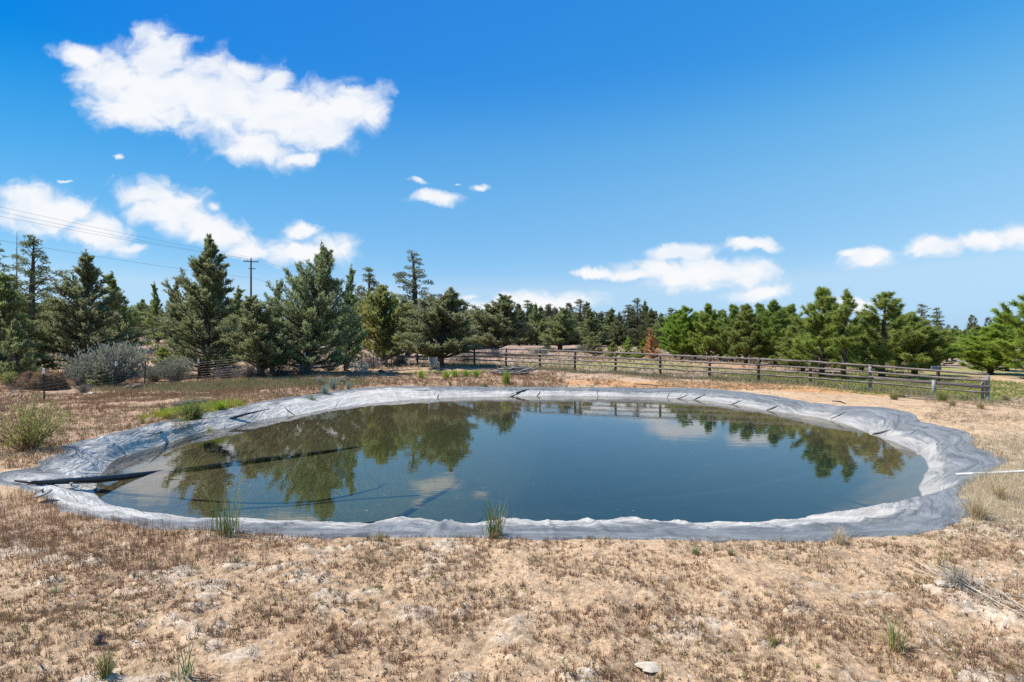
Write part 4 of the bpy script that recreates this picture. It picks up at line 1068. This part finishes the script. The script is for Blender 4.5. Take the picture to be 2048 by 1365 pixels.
crumbs('pale_crust_flakes', 'small pale flakes of salt crust scattered over the near bank', 5200, .014, (.52, .46, .37), (.70, .63, .53), 302, .50)
ga, gb = hit(335, 834), hit(455, 814)
tufts('wet_grass', 'vivid yellow green wet grass mat along the liner by the sedge', lambda r, n: (lambda t: (ga[0] + (gb[0] - ga[0]) * t + r.normal(size=n) * .22 - .15, ga[1] + (gb[1] - ga[1]) * t + r.normal(size=n) * .42 + .25))(r.random(n)), 800, 13, .24, .020, [(.46, .46, .05), (.58, .56, .08), (.32, .40, .04), (.50, .42, .12)], .8, 27)
tufts('far_bank_grass', 'dry tan grass on the far bank and below the fence', fan(25.5, 36, -.1, .85, .46, 12, .6), 7000, 7, .15, .020, [(.40, .28, .16), (.33, .22, .15), (.44, .36, .2), (.3, .27, .13)], .7, 21)
def fenceline(r, n):
    t = r.random(n); x = -7.2 + 28.4 * t; y = 42 - .616 * (x + 7.2) + r.normal(size=n) * .45 - .2
    return x, y
tufts('fence_grass', 'grey green grass along the foot of the rail fence', fenceline, 2600, 9, .30, .020, [(.26, .25, .12), (.36, .31, .19), (.2, .22, .09)], .5, 22)
tufts('lawn_grass', 'short yellow green grass under the pines', ell(21.5, 32.5, 8.5, 7.5, 10), 13000, 7, .13, .025, [(.24, .26, .07), (.32, .32, .09), (.19, .24, .05), (.38, .34, .15)], .7, 23)
tufts('field_grass', 'tan dry field grass beyond the rail fence', fan(37, 80, -.6, .75, .38, 13, .2), 12000, 6, .26, .05, [(.42, .31, .2), (.36, .25, .18), (.36, .33, .13), (.44, .35, .2)], .7, 24)
tufts('field_grass', 'tan dry field grass beyond the rail fence', fan(34, 75, -1.1, -.5, .36, 14, .2), 7000, 6, .28, .05, [(.42, .30, .18), (.46, .30, .15), (.36, .3, .14), (.3, .2, .13)], .7, 25)
tufts('right_bank_grass', 'sparse dry litter right of the pond', fan(10, 25, .75, 1.15, .45, 15, .7), 5000, 6, .10, .010, [(.46, .36, .24), (.38, .27, .18), (.34, .31, .18)], .8, 26)

# ------------------------------------------------------------------ rail fence
def line_d(px):  # depth of the fence line seen at photo column px
    k = (px - CX) / F
    return 37.565 / (1 + .616 * k)
POSTS = [835, 949, 1012, 1080, 1150, 1231, 1321, 1419, 1517, 1621, 1741, 1975]
def build_rail_fence():
    root = thing('rail_fence', 'long four rail wooden fence running behind the pond to the right', 'fence')
    P = []; TOPY = [698, 697.3, 698.8, 700.8, 703.5, 706.5, 710.8, 715, 719.2, 724.6, 732.8, 750]; TOPS = []
    for i, px in enumerate(POSTS):
        d = line_d(px); TOPS.append(CAMZ + (CY - TOPY[i]) / F * d); x = (px - CX) / F * d; z = float(base_z(np.array([x]), np.array([d]))[0]); P.append(np.array((x, d, z)))
    r = np.random.default_rng(5)
    H = 1.25
    for i, p in enumerate(P):
        grey = i >= len(P) - 2
        m = MB(); rad = .075 if not grey else .082; lean = r.normal(size=2) * .015
        H = TOPS[i] - p[2] - .06; zz = np.array((-.3, .0, .3, .7, H - .12, H + .03, H + .05))
        pts = np.stack([lean[0] * zz, lean[1] * zz, zz], 1) + p
        m.tube(pts, [rad, rad, rad * .98, rad, rad * .96, rad * .95, rad * .5], 10)
        m.obj('post', M['post_grey'] if grey else M['post_brown'], root, True)
    # short post in the last bay and the hidden second end post
    px = 1863; d = line_d(px); x = (px - CX) / F * d; z = float(base_z(np.array([x]), np.array([d]))[0])
    m = MB(); m.tube(np.array([(x, d - .12, z - .3), (x, d - .12, z + .4), (x + .01, d - .12, z + .80)]), .08, 10); m.obj('post', M['post_grey'], root, True)
    m = MB(); q = P[-1]; m.tube(np.array([(q[0] - .13, q[1] + .10, q[2] - .3), (q[0] - .13, q[1] + .1, q[2] + .5), (q[0] - .12, q[1] + .1, q[2] + 1.02)]), .06, 8); m.obj('post', M['post_grey'], root, True)
    HTS = [(-.05, .052), (-.29, .047), (-.55, .047), (-.80, .045)]
    dirv = unit(P[-1] - P[0]); nrm = unit(np.cross(dirv, (0, 0, 1.)))
    if nrm[1] > 0: nrm = -nrm
    for i in range(len(P) - 1):
        for j, (h, rad) in enumerate(HTS):
            a = np.array((P[i][0], P[i][1], TOPS[i] + h + r.normal() * .006)); b = np.array((P[i + 1][0], P[i + 1][1], TOPS[i + 1] + h + r.normal() * .006))
            off = nrm * (.10 + (.012 if i % 2 else 0)) if j else np.zeros(3)
            e = unit(b - a)
            if j == 0: a = a + (0, 0, .07 + .004 * (i % 2)); b = b + (0, 0, .07 + .004 * (i % 2))
            a = a - e * .10 + off; b = b + e * (.10 if i < len(P) - 2 else .06) + off
            t = np.linspace(0, 1, 9)[:, None]
            pts = a + (b - a) * t - np.array((0, 0, 1)) * (.018 * np.sin(np.pi * t) * r.uniform(.2, 1)) + r.normal(size=(9, 3)) * .005
            m = MB()
            if j == 2 and i == len(P) - 2:
                ang = math.atan2(e[1], e[0]); ln = np.linalg.norm(b - a)
                m.box((a + b) / 2, (ln, .04, .15), rotm(0, -math.asin(e[2]), ang), .006)
            else: m.tube(pts, rad * np.linspace(1.06, .92, 9) * r.uniform(.92, 1.05), 8)
            m.obj('rail', M['rail'], root, True)
    return P
FP = build_rail_fence()
# wooden post with a small board nailed on top, inside the field
x, y = at(1876, 30.5); z = zat(x, y)
o = thing('wooden_post', 'lone dark post with a board on top behind the fence end', 'post', (x, y, z))
m = MB(); m.tube(np.array([(0, 0, -.2), (0, 0, .5), (.01, 0, 1.0)]), .09, 8); m.obj('post', M['post_brown'], o, True)
m = MB(); m.box((-.17, -.09, .86), (.55, .06, .30), None, .01); m.obj('board', M['post_grey'], o)
# low boards by the short post
x, y, _ = hit(1835, 797)
o = thing('low_board', 'low weathered board resting between a block and the short fence post', 'board', (x, y, zat(x, y)), R(-22))
m = MB(); m.box((.25, 0, .13), (1.25, .05, .07), None, .006); m.obj('plank', M['board'], o)
m = MB(); m.box((.25, .08, .03), (1.15, .04, .05), None, .006); m.obj('plank', M['board'], o)
m = MB(); m.box((-.62, 0, .09), (.30, .22, .18), None, .01); m.obj('block', M['post_brown'], o)
m = MB(); m.box((-.40, .02, .08), (.07, .26, .19), None, .006); m.obj('upright', M['board'], o)

# ------------------------------------------------------------------ wire fence
def build_wire_fence():
    root = thing('wire_fence', 'wire mesh fence on dark steel posts along the left bank', 'fence')
    L = [(-150, 17.5, 0), (88, 21.9, 1), (232, 26.8, 1), (290, 28.6, 0), (396, 30.4, 1), (527, 31.2, 1), (610, 32.3, 1), (690, 35.0, 0), (724, 36.6, 0), (747, 37.7, 1), (756, 38.6, 0), (783, 40.0, 1), (806, 41.2, 1), (833, 42.1, 0)]
    P = []
    for px, d, cap in L:
        x = (px - CX) / F * d; z = zat(x, d); P.append(np.array((x, d, z)))
    r = np.random.default_rng(9)
    for (px, d, cap), p in zip(L[:-1], P[:-1]):
        h = 1.28; a = R(30) + r.normal() * .1; lean = r.normal(size=2) * .02
        m = MB(); rot = rotm(lean[0], lean[1], a)
        m.box(p + (0, 0, h / 2 - .1), (.055, .010, h + .2), rot); m.box(p + np.array((0, 0, h / 2 - .1)) + rot @ np.array((0, .021, 0)), (.010, .032, h + .2), rot)
        m.box(p + rot @ np.array((0, 0, h - .19)), (.060, .016, .012), rot)
        po = m.obj('post', M['tpost'], root)
        if cap:
            m = MB(); m.box(p + rot @ np.array((0, .008, h - .07)), (.068, .068, .22), rot, .008); m.obj('cap', M['white'], po)
    for i in range(len(P) - 1):
        a, b = P[i], P[i + 1]; n = np.linalg.norm(b - a); m = MB()
        hs = np.linspace(.08, 1.16, 9)
        seg = max(3, int(n / 1.2)); t = np.linspace(0, 1, seg)
        base = a[:2] + (b - a)[:2] * t[:, None]; zz = np.array([zat(q[0], q[1]) for q in base])
        zz[0], zz[-1] = a[2], b[2]
        for h in hs:
            m.tube(np.concatenate([base, (zz + h + r.normal(size=seg) * .006)[:, None]], 1),   .0024 if h < 1.1 else .0034, 3, False)
        k = int(n / .28)
        for q in np.linspace(0, 1, k + 2)[1:-1]:
            xy = a[:2] + (b - a)[:2] * q; z0 = np.interp(q, t, zz)
            m.tube(np.array([(xy[0], xy[1], z0 + .06), (xy[0], xy[1], z0 + 1.17)]), .0018, 3, False)
        m.obj('wire_panel', M['wire'], root)
    # brace at the corner post
    a = np.array(P[-1]) + (-.1, 0, 1.0); b = P[-1] + np.array((-1.9, -.5, .08)); b[2] = zat(b[0], b[1]) + .05
    m = MB(); m.tube(np.array([a, (a + b) / 2, b]), .045, 7); m.obj('brace', M['grey_bark'], root, True)
build_wire_fence()

# ------------------------------------------------------------------ utility pole and lines
PX0 = at(502, 85); pz = float(base_z(np.array([PX0[0]]), np.array([85.]))[0])
def build_pole(x, y, z, H, label, group):
    o = thing('utility_pole', label, 'utility pole', (x, y, z), R(24), group)
    m = MB(); t = np.linspace(0, 1, 6); m.tube(np.stack([t * 0, t * 0, t * H - .3 * (t == 0)], 1), .19 - .07 * t, 10); m.obj('pole', M['pole'], o, True)
    m = MB(); m.box((0, -.17, H - .45), (2.1, .10, .14), None, .01); m.obj('crossarm', M['pole'], o)
    m = MB(); m.box((.15, -.17, H - 1.55), (1.0, .09, .12), None, .01); m.obj('crossarm', M['pole'], o)
    for ix in (-.95, -.45, .95):
        m = MB(); m.tube(np.array([(ix, -.17, H - .38), (ix, -.17, H - .30), (ix, -.17, H - .22), (ix, -.17, H - .16)]), [.03, .06, .07, .03], 8); m.obj('insulator', M['ceramic'], o, True)
    m = MB(); m.tube(np.array([(0, 0, H - .02), (0, 0, H + .12), (0, 0, H + .22)]), [.05, .06, .03], 8); m.obj('insulator', M['ceramic'], o, True)
    return o
ph = CAMZ + (CY - 518) / F * 85 - pz
build_pole(PX0[0], 85, pz, ph, 'tall wooden utility pole with crossarms against the sky', None)
def wire(name, label, a, b, sag, rad):
    t = np.linspace(0, 1, 40)[:, None]; a = np.array(a, float); b = np.array(b, float)
    p = a + (b - a) * t; p[:, 2] -= (sag * 4 * t * (1 - t))[:, 0]
    m = MB(); m.tube(p, rad, 5); o = m.obj(name, M['cable'], None, True)
    tag(o, label, 'power line', 'power lines on the utility pole')
def pz_(px, py, d): return ((px - CX) / F * d, d, CAMZ + (CY - py) / F * d)
WR = .010
wire('power_line', 'upper power line running left from the pole top', pz_(-500, 300, 34), pz_(494, 514, 85), .35, WR)
wire('power_line', 'second power line just under the upper one left of the pole', pz_(-500, 312, 34), pz_(490, 517, 85), .45, WR)
wire('power_line', 'third power line below the close pair left of the pole', pz_(-500, 330, 34.5), pz_(512, 520, 84.6), .5, WR)
wire('power_line', 'lowest thick line crossing left from the middle of the pole', pz_(-500, 392, 34), pz_(502, 556, 84.8), .4, WR * 1.2)
wire('power_line', 'upper power line sloping right behind the big bushy juniper', pz_(510, 516, 85), pz_(820, 614, 200), .6, WR * 1.2)
wire('power_line', 'lower power line sloping right from the pole middle', pz_(503, 556, 85), pz_(820, 628, 200), .6, WR * 1.2)
# thin bare pole at far left
x, y = at(33, 50); z = float(base_z(np.array([x]), np.array([50.]))[0]); h = CAMZ + (CY - 462) / F * 50 - z
o = thing('bare_pole', 'thin bare spire rising from the trees at the far left', 'pole', (x, y, z))
m = MB(); m.tube(np.array([(0, 0, 0), (0, 0, h * .5), (.03, 0, h * .8), (.02, 0, h)]), [.08, .06, .035, .012], 7); m.obj('shaft', M['grey_bark'], o, True)
for k, (hh, s, l) in enumerate([(.86, 1, .28), (.84, -1, .26), (.79, 1, .22), (.74, -1, .38), (.93, 1, .16)]):
    m = MB(); m.tube(np.array([(.02, 0, h * hh), (s * l * .6, .05, h * hh + .05), (s * l, .08, h * hh + .22)]), [.018, .014, .006], 5); m.obj('twig', M['grey_bark'], o, True)

# ------------------------------------------------------------------ small things
def rock(name, label, px, py, size, mat, seed, cat='rock', group=None, dz=0.0):
    x, y, _ = hit(px, py); r = np.random.default_rng(seed)
    import bmesh
    bm = bmesh.new(); bmesh.ops.create_icosphere(bm, subdivisions=3, radius=.5)
    off = r.uniform(0, 50, 3)
    planes = [(Vector(unit(r.normal(size=3))), r.uniform(.26, .42)) for _ in range(12)]
    for v in bm.verts:
        c = v.co
        k = 1 + 1.0 * (float(fbm(np.array([c.x * 2.2 + off[0] + c.z]), np.array([c.y * 2.2 + off[1] - c.z]), seed, 3)[0]) - .5)
        q = Vector(c) * k
        for nrm, dd in planes:
            e = q.dot(nrm) - dd
            if e > 0: q -= nrm * e * .92
        v.co = Vector((q.x * size[0], q.y * size[1], max(q.z, -.25) * size[2]))
    me = bpy.data.meshes.new(name); bm.to_mesh(me); bm.free(); me.materials.append(M[mat])
    o = obj(name, me, None, (x, y, zat(x, y) + size[2] * .2 + dz)); o.rotation_euler = (0, 0, r.uniform(0, 6.28))
    return tag(o, label, cat, group)
rock('rock', 'reddish brown rock above the upright grass clump at lower left', 195, 1292, (.085, .075, .10), 'rock_brown', 1)
rock('rock', 'flat pale slab like stone in the lower centre right', 1300, 1335, (.20, .14, .045), 'rock_light', 2, dz=-.012)
rock('rock', 'dark long rock behind the wet green grass', 380, 812, (1.1, .5, .28), 'rock_dark', 3)
rock('rock', 'small upright dark stone left of the dark long rock', 325, 826, (.16, .14, .30), 'rock_dark', 4)
rock('rock', 'pale stone amid the yellow green grass', 407, 823, (.26, .2, .16), 'rock_light', 5)
rock('rock', 'pale overhanging stone right beside the drooping sedge', 398, 834, (.36, .28, .22), 'rock_light', 6)
rock('rock', 'dark wet lump under the stone beside the sedge', 410, 845, (.5, .35, .3), 'rock_dark', 7)
rock('rock', 'dark lump of earth behind the tallest sage tuft', 688, 760, (.9, .5, .42), 'rock_brown', 8)
rock('rock', 'small dark stone right of the wooden pallet', 763, 745, (.55, .4, .34), 'rock_dark', 9)
rock('rock', 'left brown clod in front of the white capped second post', 254, 779, (.6, .4, .28), 'rock_brown', 10)
rock('rock', 'right brown clod in front of the middle sized sagebrush', 275, 779, (.8, .5, .42), 'rock_brown', 11)
rock('rock', 'pale flat stone beside the bleached dead bush', 180, 789, (.75, .4, .14), 'rock_light', 12)
rock('rock', 'pale white topped stone at the foot of the flattened grey clump', 1882, 1176, (.14, .10, .06), 'rock_light', 15)

# hay mound: two slumped humps
def hay_mound():
    x, y = at(82, 25.5); z = zat(x, y)
    th, ph = np.meshgrid(np.linspace(0, 2 * np.pi, 60, endpoint=False), np.linspace(0, .5 * np.pi, 22)); th = th.ravel(); ph = ph.ravel()
    cx, cy, cz = np.cos(th) * np.cos(ph), np.sin(th) * np.cos(ph), np.sin(ph)
    n = fbm(cx * 3 + 9, cy * 3 + cz * 2 + 4, 5, 4) - .5
    rr = np.cos(ph); cx, cy = np.cos(th) * rr, np.sin(th) * rr
    X = cx * 1.05 * (1 + n * .3); Y = cy * .75 * (1 + n * .3); Z = .80 * np.clip(1 - rr ** 3.2, 0, 1) ** .55 * (1 + n * .35)
    Z = Z * (1 - .34 * np.exp(-((X + .12) / .13) ** 2) * (Y < .1)); 
    i = np.arange(21)[:, None] * 60; k = np.arange(60)[None]; k2 = (k + 1) % 60
    f = np.stack([i + k, i + k2, i + 60 + k2, i + 60 + k], -1).reshape(-1, 4)
    o = thing('hay_mound', 'slumped brown hay mound behind the wire fence at left', 'hay', (x, y, z - .05))
    obj('mound', new_mesh('mound', np.stack([X, Y, Z], 1), f, M['hay'], True), o)
    r = np.random.default_rng(3); q = 5000; idx = r.integers(0, len(X), q); P = np.stack([X, Y, Z], 1)[idx] + r.normal(size=(q, 3)) * .04
    D = unit(np.stack([P[:, 0] * .4, P[:, 1] * .5, P[:, 2] * .1 - .6], 1) + r.normal(size=(q, 3)) * .5)
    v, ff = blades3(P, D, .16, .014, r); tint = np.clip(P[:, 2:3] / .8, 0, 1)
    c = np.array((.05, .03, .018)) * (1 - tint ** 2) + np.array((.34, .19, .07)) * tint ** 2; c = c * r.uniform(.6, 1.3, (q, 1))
    obj('loose_hay', new_mesh('loose_hay', v, ff, M['col'], False, {'Col': np.repeat(c, 3, 0)}), o)
hay_mound()

# pallet leaning by the fence
x, y = at(717, 34.6); z = zat(x, y)
o = thing('wooden_pallet', 'raw wooden pallet tipped on its side against the wire fence', 'pallet', (x, y, z + .27)); o.rotation_euler = (R(36), R(9), R(-8))
for k in range(3):
    m = MB(); m.box((-.57 + .57 * k, 0, 0), (.045, .92, .09), None, .004); m.obj('stringer', M['pallet'], o)
for k in range(5):
    m = MB(); m.box((0, -.41 + .205 * k, .056), (1.24, .11, .02), None, .003); m.obj('slat', M['pallet'], o)
for k in range(3):
    m = MB(); m.box((0, -.40 + .40 * k, -.056), (1.24, .10, .02), None, .003); m.obj('slat', M['pallet'], o)

# patio chair
x, y = at(868, 34.0); z = zat(x, y)
o = thing('patio_chair', 'weathered metal framed patio chair facing the pond under the juniper', 'chair', (x, y, z), R(18))
m = MB(); m.box((0, 0, .42), (.50, .48, .03), rotm(R(-4)), .01); m.obj('seat', M['chair_metal'], o)
m = MB(); t = np.linspace(0, 1, 6)
xs_ = np.linspace(-.24, .24, 9); V = []
for tt in t:
    for xx in xs_: V.append((xx, .24 + .16 * tt + .03 * (xx / .24) ** 2 * -1, .46 + .50 * tt))
V = np.array(V); V2 = V + (0, .022, .0); nx = 9
i = (np.arange(5)[:, None] * nx + np.arange(8)[None]).ravel(); f = np.stack([i, i + 1, i + nx + 1, i + nx], 1)
edge = list(range(9)) + [9 * k + 8 for k in range(1, 6)] + [45 + k for k in range(7, -1, -1)] + [9 * k for k in range(4, 0, -1)]
ef = np.array([(edge[k], edge[(k + 1) % len(edge)], edge[(k + 1) % len(edge)] + 54, edge[k] + 54) for k in range(len(edge))])
m.add(np.concatenate([V, V2]), np.concatenate([f[:, ::-1], f + 54, ef])); m.obj('backrest', M['chair_sling'], o)
for sx in (-1, 1):
    m = MB(); m.tube(np.array([(sx * .27, -.26, 0), (sx * .27, -.25, .3), (sx * .27, -.22, .62), (sx * .27, -.16, .65)]), .016, 7); m.obj('leg', M['chair_metal'], o, True)
    m = MB(); m.tube(np.array([(sx * .27, .34, 0), (sx * .26, .26, .3), (sx * .26, .25, .45), (sx * .26, .41, .97)]), .016, 7); m.obj('leg', M['chair_metal'], o, True)
    m = MB(); m.tube(np.array([(sx * .275, -.24, .64), (sx * .28, 0, .655), (sx * .27, .29, .62)]), .024, 7); m.obj('armrest', M['chair_metal'], o, True)

# log pile
x, y = at(1035, 33.6); z = zat(x, y)
o = thing('log_pile', 'heap of dead grey branches in front of the rail fence', 'log pile', (x, y, z))
r = np.random.default_rng(17)
for k in range(30):
    L = r.uniform(.6, 2.0); a = r.normal() * .45 + (math.pi if r.random() < .5 else 0); c = np.array((r.normal() * .38, r.normal() * .28, .06 + abs(r.normal()) * .16 * (1 if k > 6 else .4)))
    d = np.array((math.cos(a), math.sin(a) * .8, r.normal() * .13)); t = np.linspace(-.5, .5, 6)[:, None]
    p = c + d * L * t + r.normal(size=(6, 3)) * .03; p[:, 2] = np.maximum(p[:, 2], .03)
    m = MB(); m.tube(p, np.linspace(.07, .03, 6) * r.uniform(.5, 1.2), 7); m.obj('branch', M['grey_bark'], o, True)
for (dx, hx) in ((-.35, .62), (.35, .55)):
    m = MB(); m.tube(np.array([(dx, 0, .15), (dx + .1, .05, .38), (dx + .28, .05, hx)]), [.06, .045, .015], 6); m.obj('branch', M['grey_bark'], o, True)

# dead stick behind the wire fence, left
a = hit(14, 795); b = hit(42, 786)
m = MB(); m.tube(np.array([(a[0], a[1], zat(a[0], a[1]) + .05), ((a[0] + b[0]) / 2, (a[1] + b[1]) / 2, zat(b[0], b[1]) + .12), (b[0], b[1], zat(b[0], b[1]) + .16)]), .022, 6)
tag(m.obj('stick', M['grey_bark'], None, True), 'thin dark stick lying left of the nearest steel post', 'stick')
# curved dry straw on the near soil
def ground_curve(name, label, pix, rad, mat, cat, lift=.01, zfix=None, smooth=True, group=None):
    pts = []
    for px, py in pix:
        x, y, _ = hit(px, py); pts.append((x, y, zat(x, y) + lift))
    pts = np.array(pts); k = len(pts); tt = np.linspace(0, k - 1, k * 6)
    P = np.stack([np.interp(tt, np.arange(k), pts[:, j]) for j in range(3)], 1)
    m = MB(); m.tube(P, rad, 6); return tag(m.obj(name, M[mat], None, smooth), label, cat, group)
ground_curve('dry_stalk', 'long pale curved dry stalk on the soil left of centre', [(422, 1158), (432, 1180), (450, 1192), (470, 1198), (492, 1200)], .004, 'rock_light', 'stalk', .02)

m = MB(); r = np.random.default_rng(91)
for k in range(34):
    t0 = r.uniform(0, .5); t1 = min(1, t0 + r.uniform(.3, .6)); o1, o2 = r.normal(size=2) * 11
    p = [hit(1888 + 150 * t + 6 * o, 1150 + 95 * t + o * 2) for t, o in ((t0, o1), ((t0 + t1) / 2, (o1 + o2) / 2), (t1, o2))]
    m.tube(np.array([(q[0], q[1], zat(q[0], q[1]) + .02 + .05 * r.random() * (1 - i * .4)) for i, q in enumerate(p)]), [.0035, .003, .002], 4)
tag(m.obj('fallen_stalks', M['rock_light'], None, True), 'sheaf of long pale dead stalks fallen right of the flattened grey clump', 'stalks')
# white pipe
a = np.array((*unproj(1912, 949, -.06), -.06)); b = np.array((*unproj(2120, 938, .17), .17))
m = MB(); m.tube(np.array([a, a * .66 + b * .34 - (0, 0, .012), a * .33 + b * .67 - (0, 0, .01), b]), .021, 14)
e = unit(b - a)
tag(m.obj('white_pipe', M['pvc'], None, True), 'straight white plastic pipe lying across the right corner of the liner', 'pipe')

# round plates with a stem, on the liner
def plate(px, py, tilt, label):
    x, y = unproj(px, py, -.16); zz, s, _ = pond_profile(np.array([x]), np.array([y])); z = float(zz[0])
    for _ in range(4):
        x, y = unproj(px, py, z + .10); zz, s, _ = pond_profile(np.array([x]), np.array([y])); z = float(zz[0])
    o = thing('round_plate', label, 'plate', (x, y, z + .10), 0, 'round plates on the liner'); o.rotation_euler = tilt
    m = MB(); m.tube(np.array([(0, 0, 0), (0, 0, .012), (0, 0, .022)]), [.098, .10, .092], 28); m.obj('plate', M['grey_pl'], o, True)
    m = MB(); m.tube(np.array([(0, 0, .02), (0, 0, .06), (0, 0, .062), (0, 0, .075)]), [.011, .011, .028, .026], 12); m.obj('stem', M['grey_pl'], o, True)
plate(88, 988, (R(14), R(-16), 0), 'tilted grey round plate with a stem at the left end of the liner')
plate(143, 975, (R(5), R(3), 0), 'flat grey round plate with a white topped stem below the black fold')

# black folds of the liner (parts of the liner), above and below the water
def fold(pix, zs, rads, name='fold', flat=1.0, mat='black', parent=LINER):
    pts = np.array([(*unproj(px, py, z), z) for (px, py), z in zip(pix, zs)])
    k = len(pts); tt = np.linspace(0, k - 1, k * 7)
    P = np.stack([np.interp(tt, np.arange(k), pts[:, j]) for j in range(3)], 1)
    for _ in range(3): P[1:-1] = (P[:-2] + 2 * P[1:-1] + P[2:]) / 4
    rr = np.interp(tt, np.arange(k), rads)
    m = MB(); m.tube(P, rr, 10); o = m.obj(name, M[mat], parent, True)
    return o
fold([(30,962),(70,966),(130,963),(190,960),(250,954),(310,946),(400,937),(520,921),(640,906),(725,893)], [.04,.03,-.14,-.30,-.41,-.48,-.56,-.60,-.66,-.78], [.015,.03,.05,.065,.06,.045,.06,.065,.05,.02])
fold([(300,872),(330,862),(370,859),(400,860),(425,861)], [-.12,-.2,-.3,-.42,-.47], [.01,.025,.03,.03,.02])
fold([(405,858),(425,850),(460,838),(490,829),(540,818)], [-.43,-.36,-.26,-.18,-.12], [.01,.025,.04,.035,.01], mat='fold')
fold([(1012,793),(1030,787),(1045,782),(1058,778)], [-.44,-.33,-.22,-.15], [.01,.03,.03,.01], mat='fold')
fold([(1745,869),(1770,860),(1793,857)], [-.43,-.33,-.26], [.015,.035,.015], mat='fold')

def hit_bank(px, py):
    d = np.linspace(4, 32, 3000); x = (px - CX) / F * d; zr = CAMZ + (CY - py) / F * d
    zz, s_, _ = pond_profile(x, d); zz = np.where(s_ < 0, -9, zz + .03)
    k = int(np.argmax(zr < zz)); return x[k], d[k], zr[k]
def seam(p0, p1, rad):
    pts = [hit_bank(p0[0] + (p1[0] - p0[0]) * k + 1.2 * math.sin(k * 7 + p0[0]), p0[1] + (p1[1] - p0[1]) * k) for k in np.linspace(.06, .97, 12)]
    pts = np.array(pts)
    for _ in range(2): pts[1:-1] = (pts[:-2] + 2 * pts[1:-1] + pts[2:]) / 4
    m = MB(); m.tube(pts, rad * np.array((.2, .5, .8, 1, .9, 1, 1.1, 1, .9, .8, .6, .3)), 6); m.obj('seam', M['fold'], LINER, True)
for p0, p1, rad in [((878,779),(876,797),.022),((1058,779),(1012,797),.03),((1080,781),(1074,795),.014),((1345,781),(1333,797),.016),((1392,784),(1352,799),.018),((1420,785),(1384,802),.024),((1502,795),(1456,812),.018),
    ((1582,803),(1530,823),.035),((1700,822),(1660,838),.018),((1838,852),(1792,858),.04),((1800,858),(1744,869),.035),((690,789),(672,812),.015),((560,808),(590,832),.018),((1195,780),(1196,795),.012),((240,876),(300,866),.02),((1860,852),(1820,868),.02),((1925,893),(1850,888),.02)]: seam(p0, p1, rad)
def loose(name, label, pix, zs, rads, cat, mat='black'):
    o = fold(pix, zs, rads, name, 1, mat, None); tag(o, label, cat); return o
loose('hose', 'dark hose running from the liner bulge down into the water', [(640,1058),(700,1054),(745,1050),(785,1043),(810,1030),(850,1003),(890,984),(918,962)], [-.30,-.30,-.33,-.44,-.55,-.68,-.80,-1.0], [.02,.035,.045,.05,.05,.045,.035,.02], 'hose')
loose('rope', 'thin dark line lying under the water left of the hose', [(420,1022),(500,1017),(600,1011),(700,1000),(840,991)], [-.47,-.52,-.58,-.66,-.8], [.012]*5, 'rope')
loose('rope', 'thin dark line under the water toward the right corner', [(1560,962),(1640,985),(1700,1003),(1770,1021)], [-.9,-.7,-.58,-.47], [.014]*4, 'rope')
loose('rope', 'short dark line under the water beside the pond centre', [(1198,955),(1200,990),(1197,1015),(1187,1042)], [-1.0,-.8,-.65,-.47], [.014]*4, 'rope')
# black scraps of sheeting on the far bank
for pix, lab in [([(1268,769),(1300,770),(1330,773),(1375,775)], 'left long scrap of black sheeting above the far liner edge'), ([(1410,783),(1422,781),(1432,784)], 'right short scrap of black sheeting above the far liner edge'), ([(1665,803),(1680,805),(1690,809)], 'scrap of black sheeting near the right fence posts')]:
    ground_curve('plastic_scrap', lab, pix, .022, 'black', 'scrap', .02, group='black scraps on the far bank')
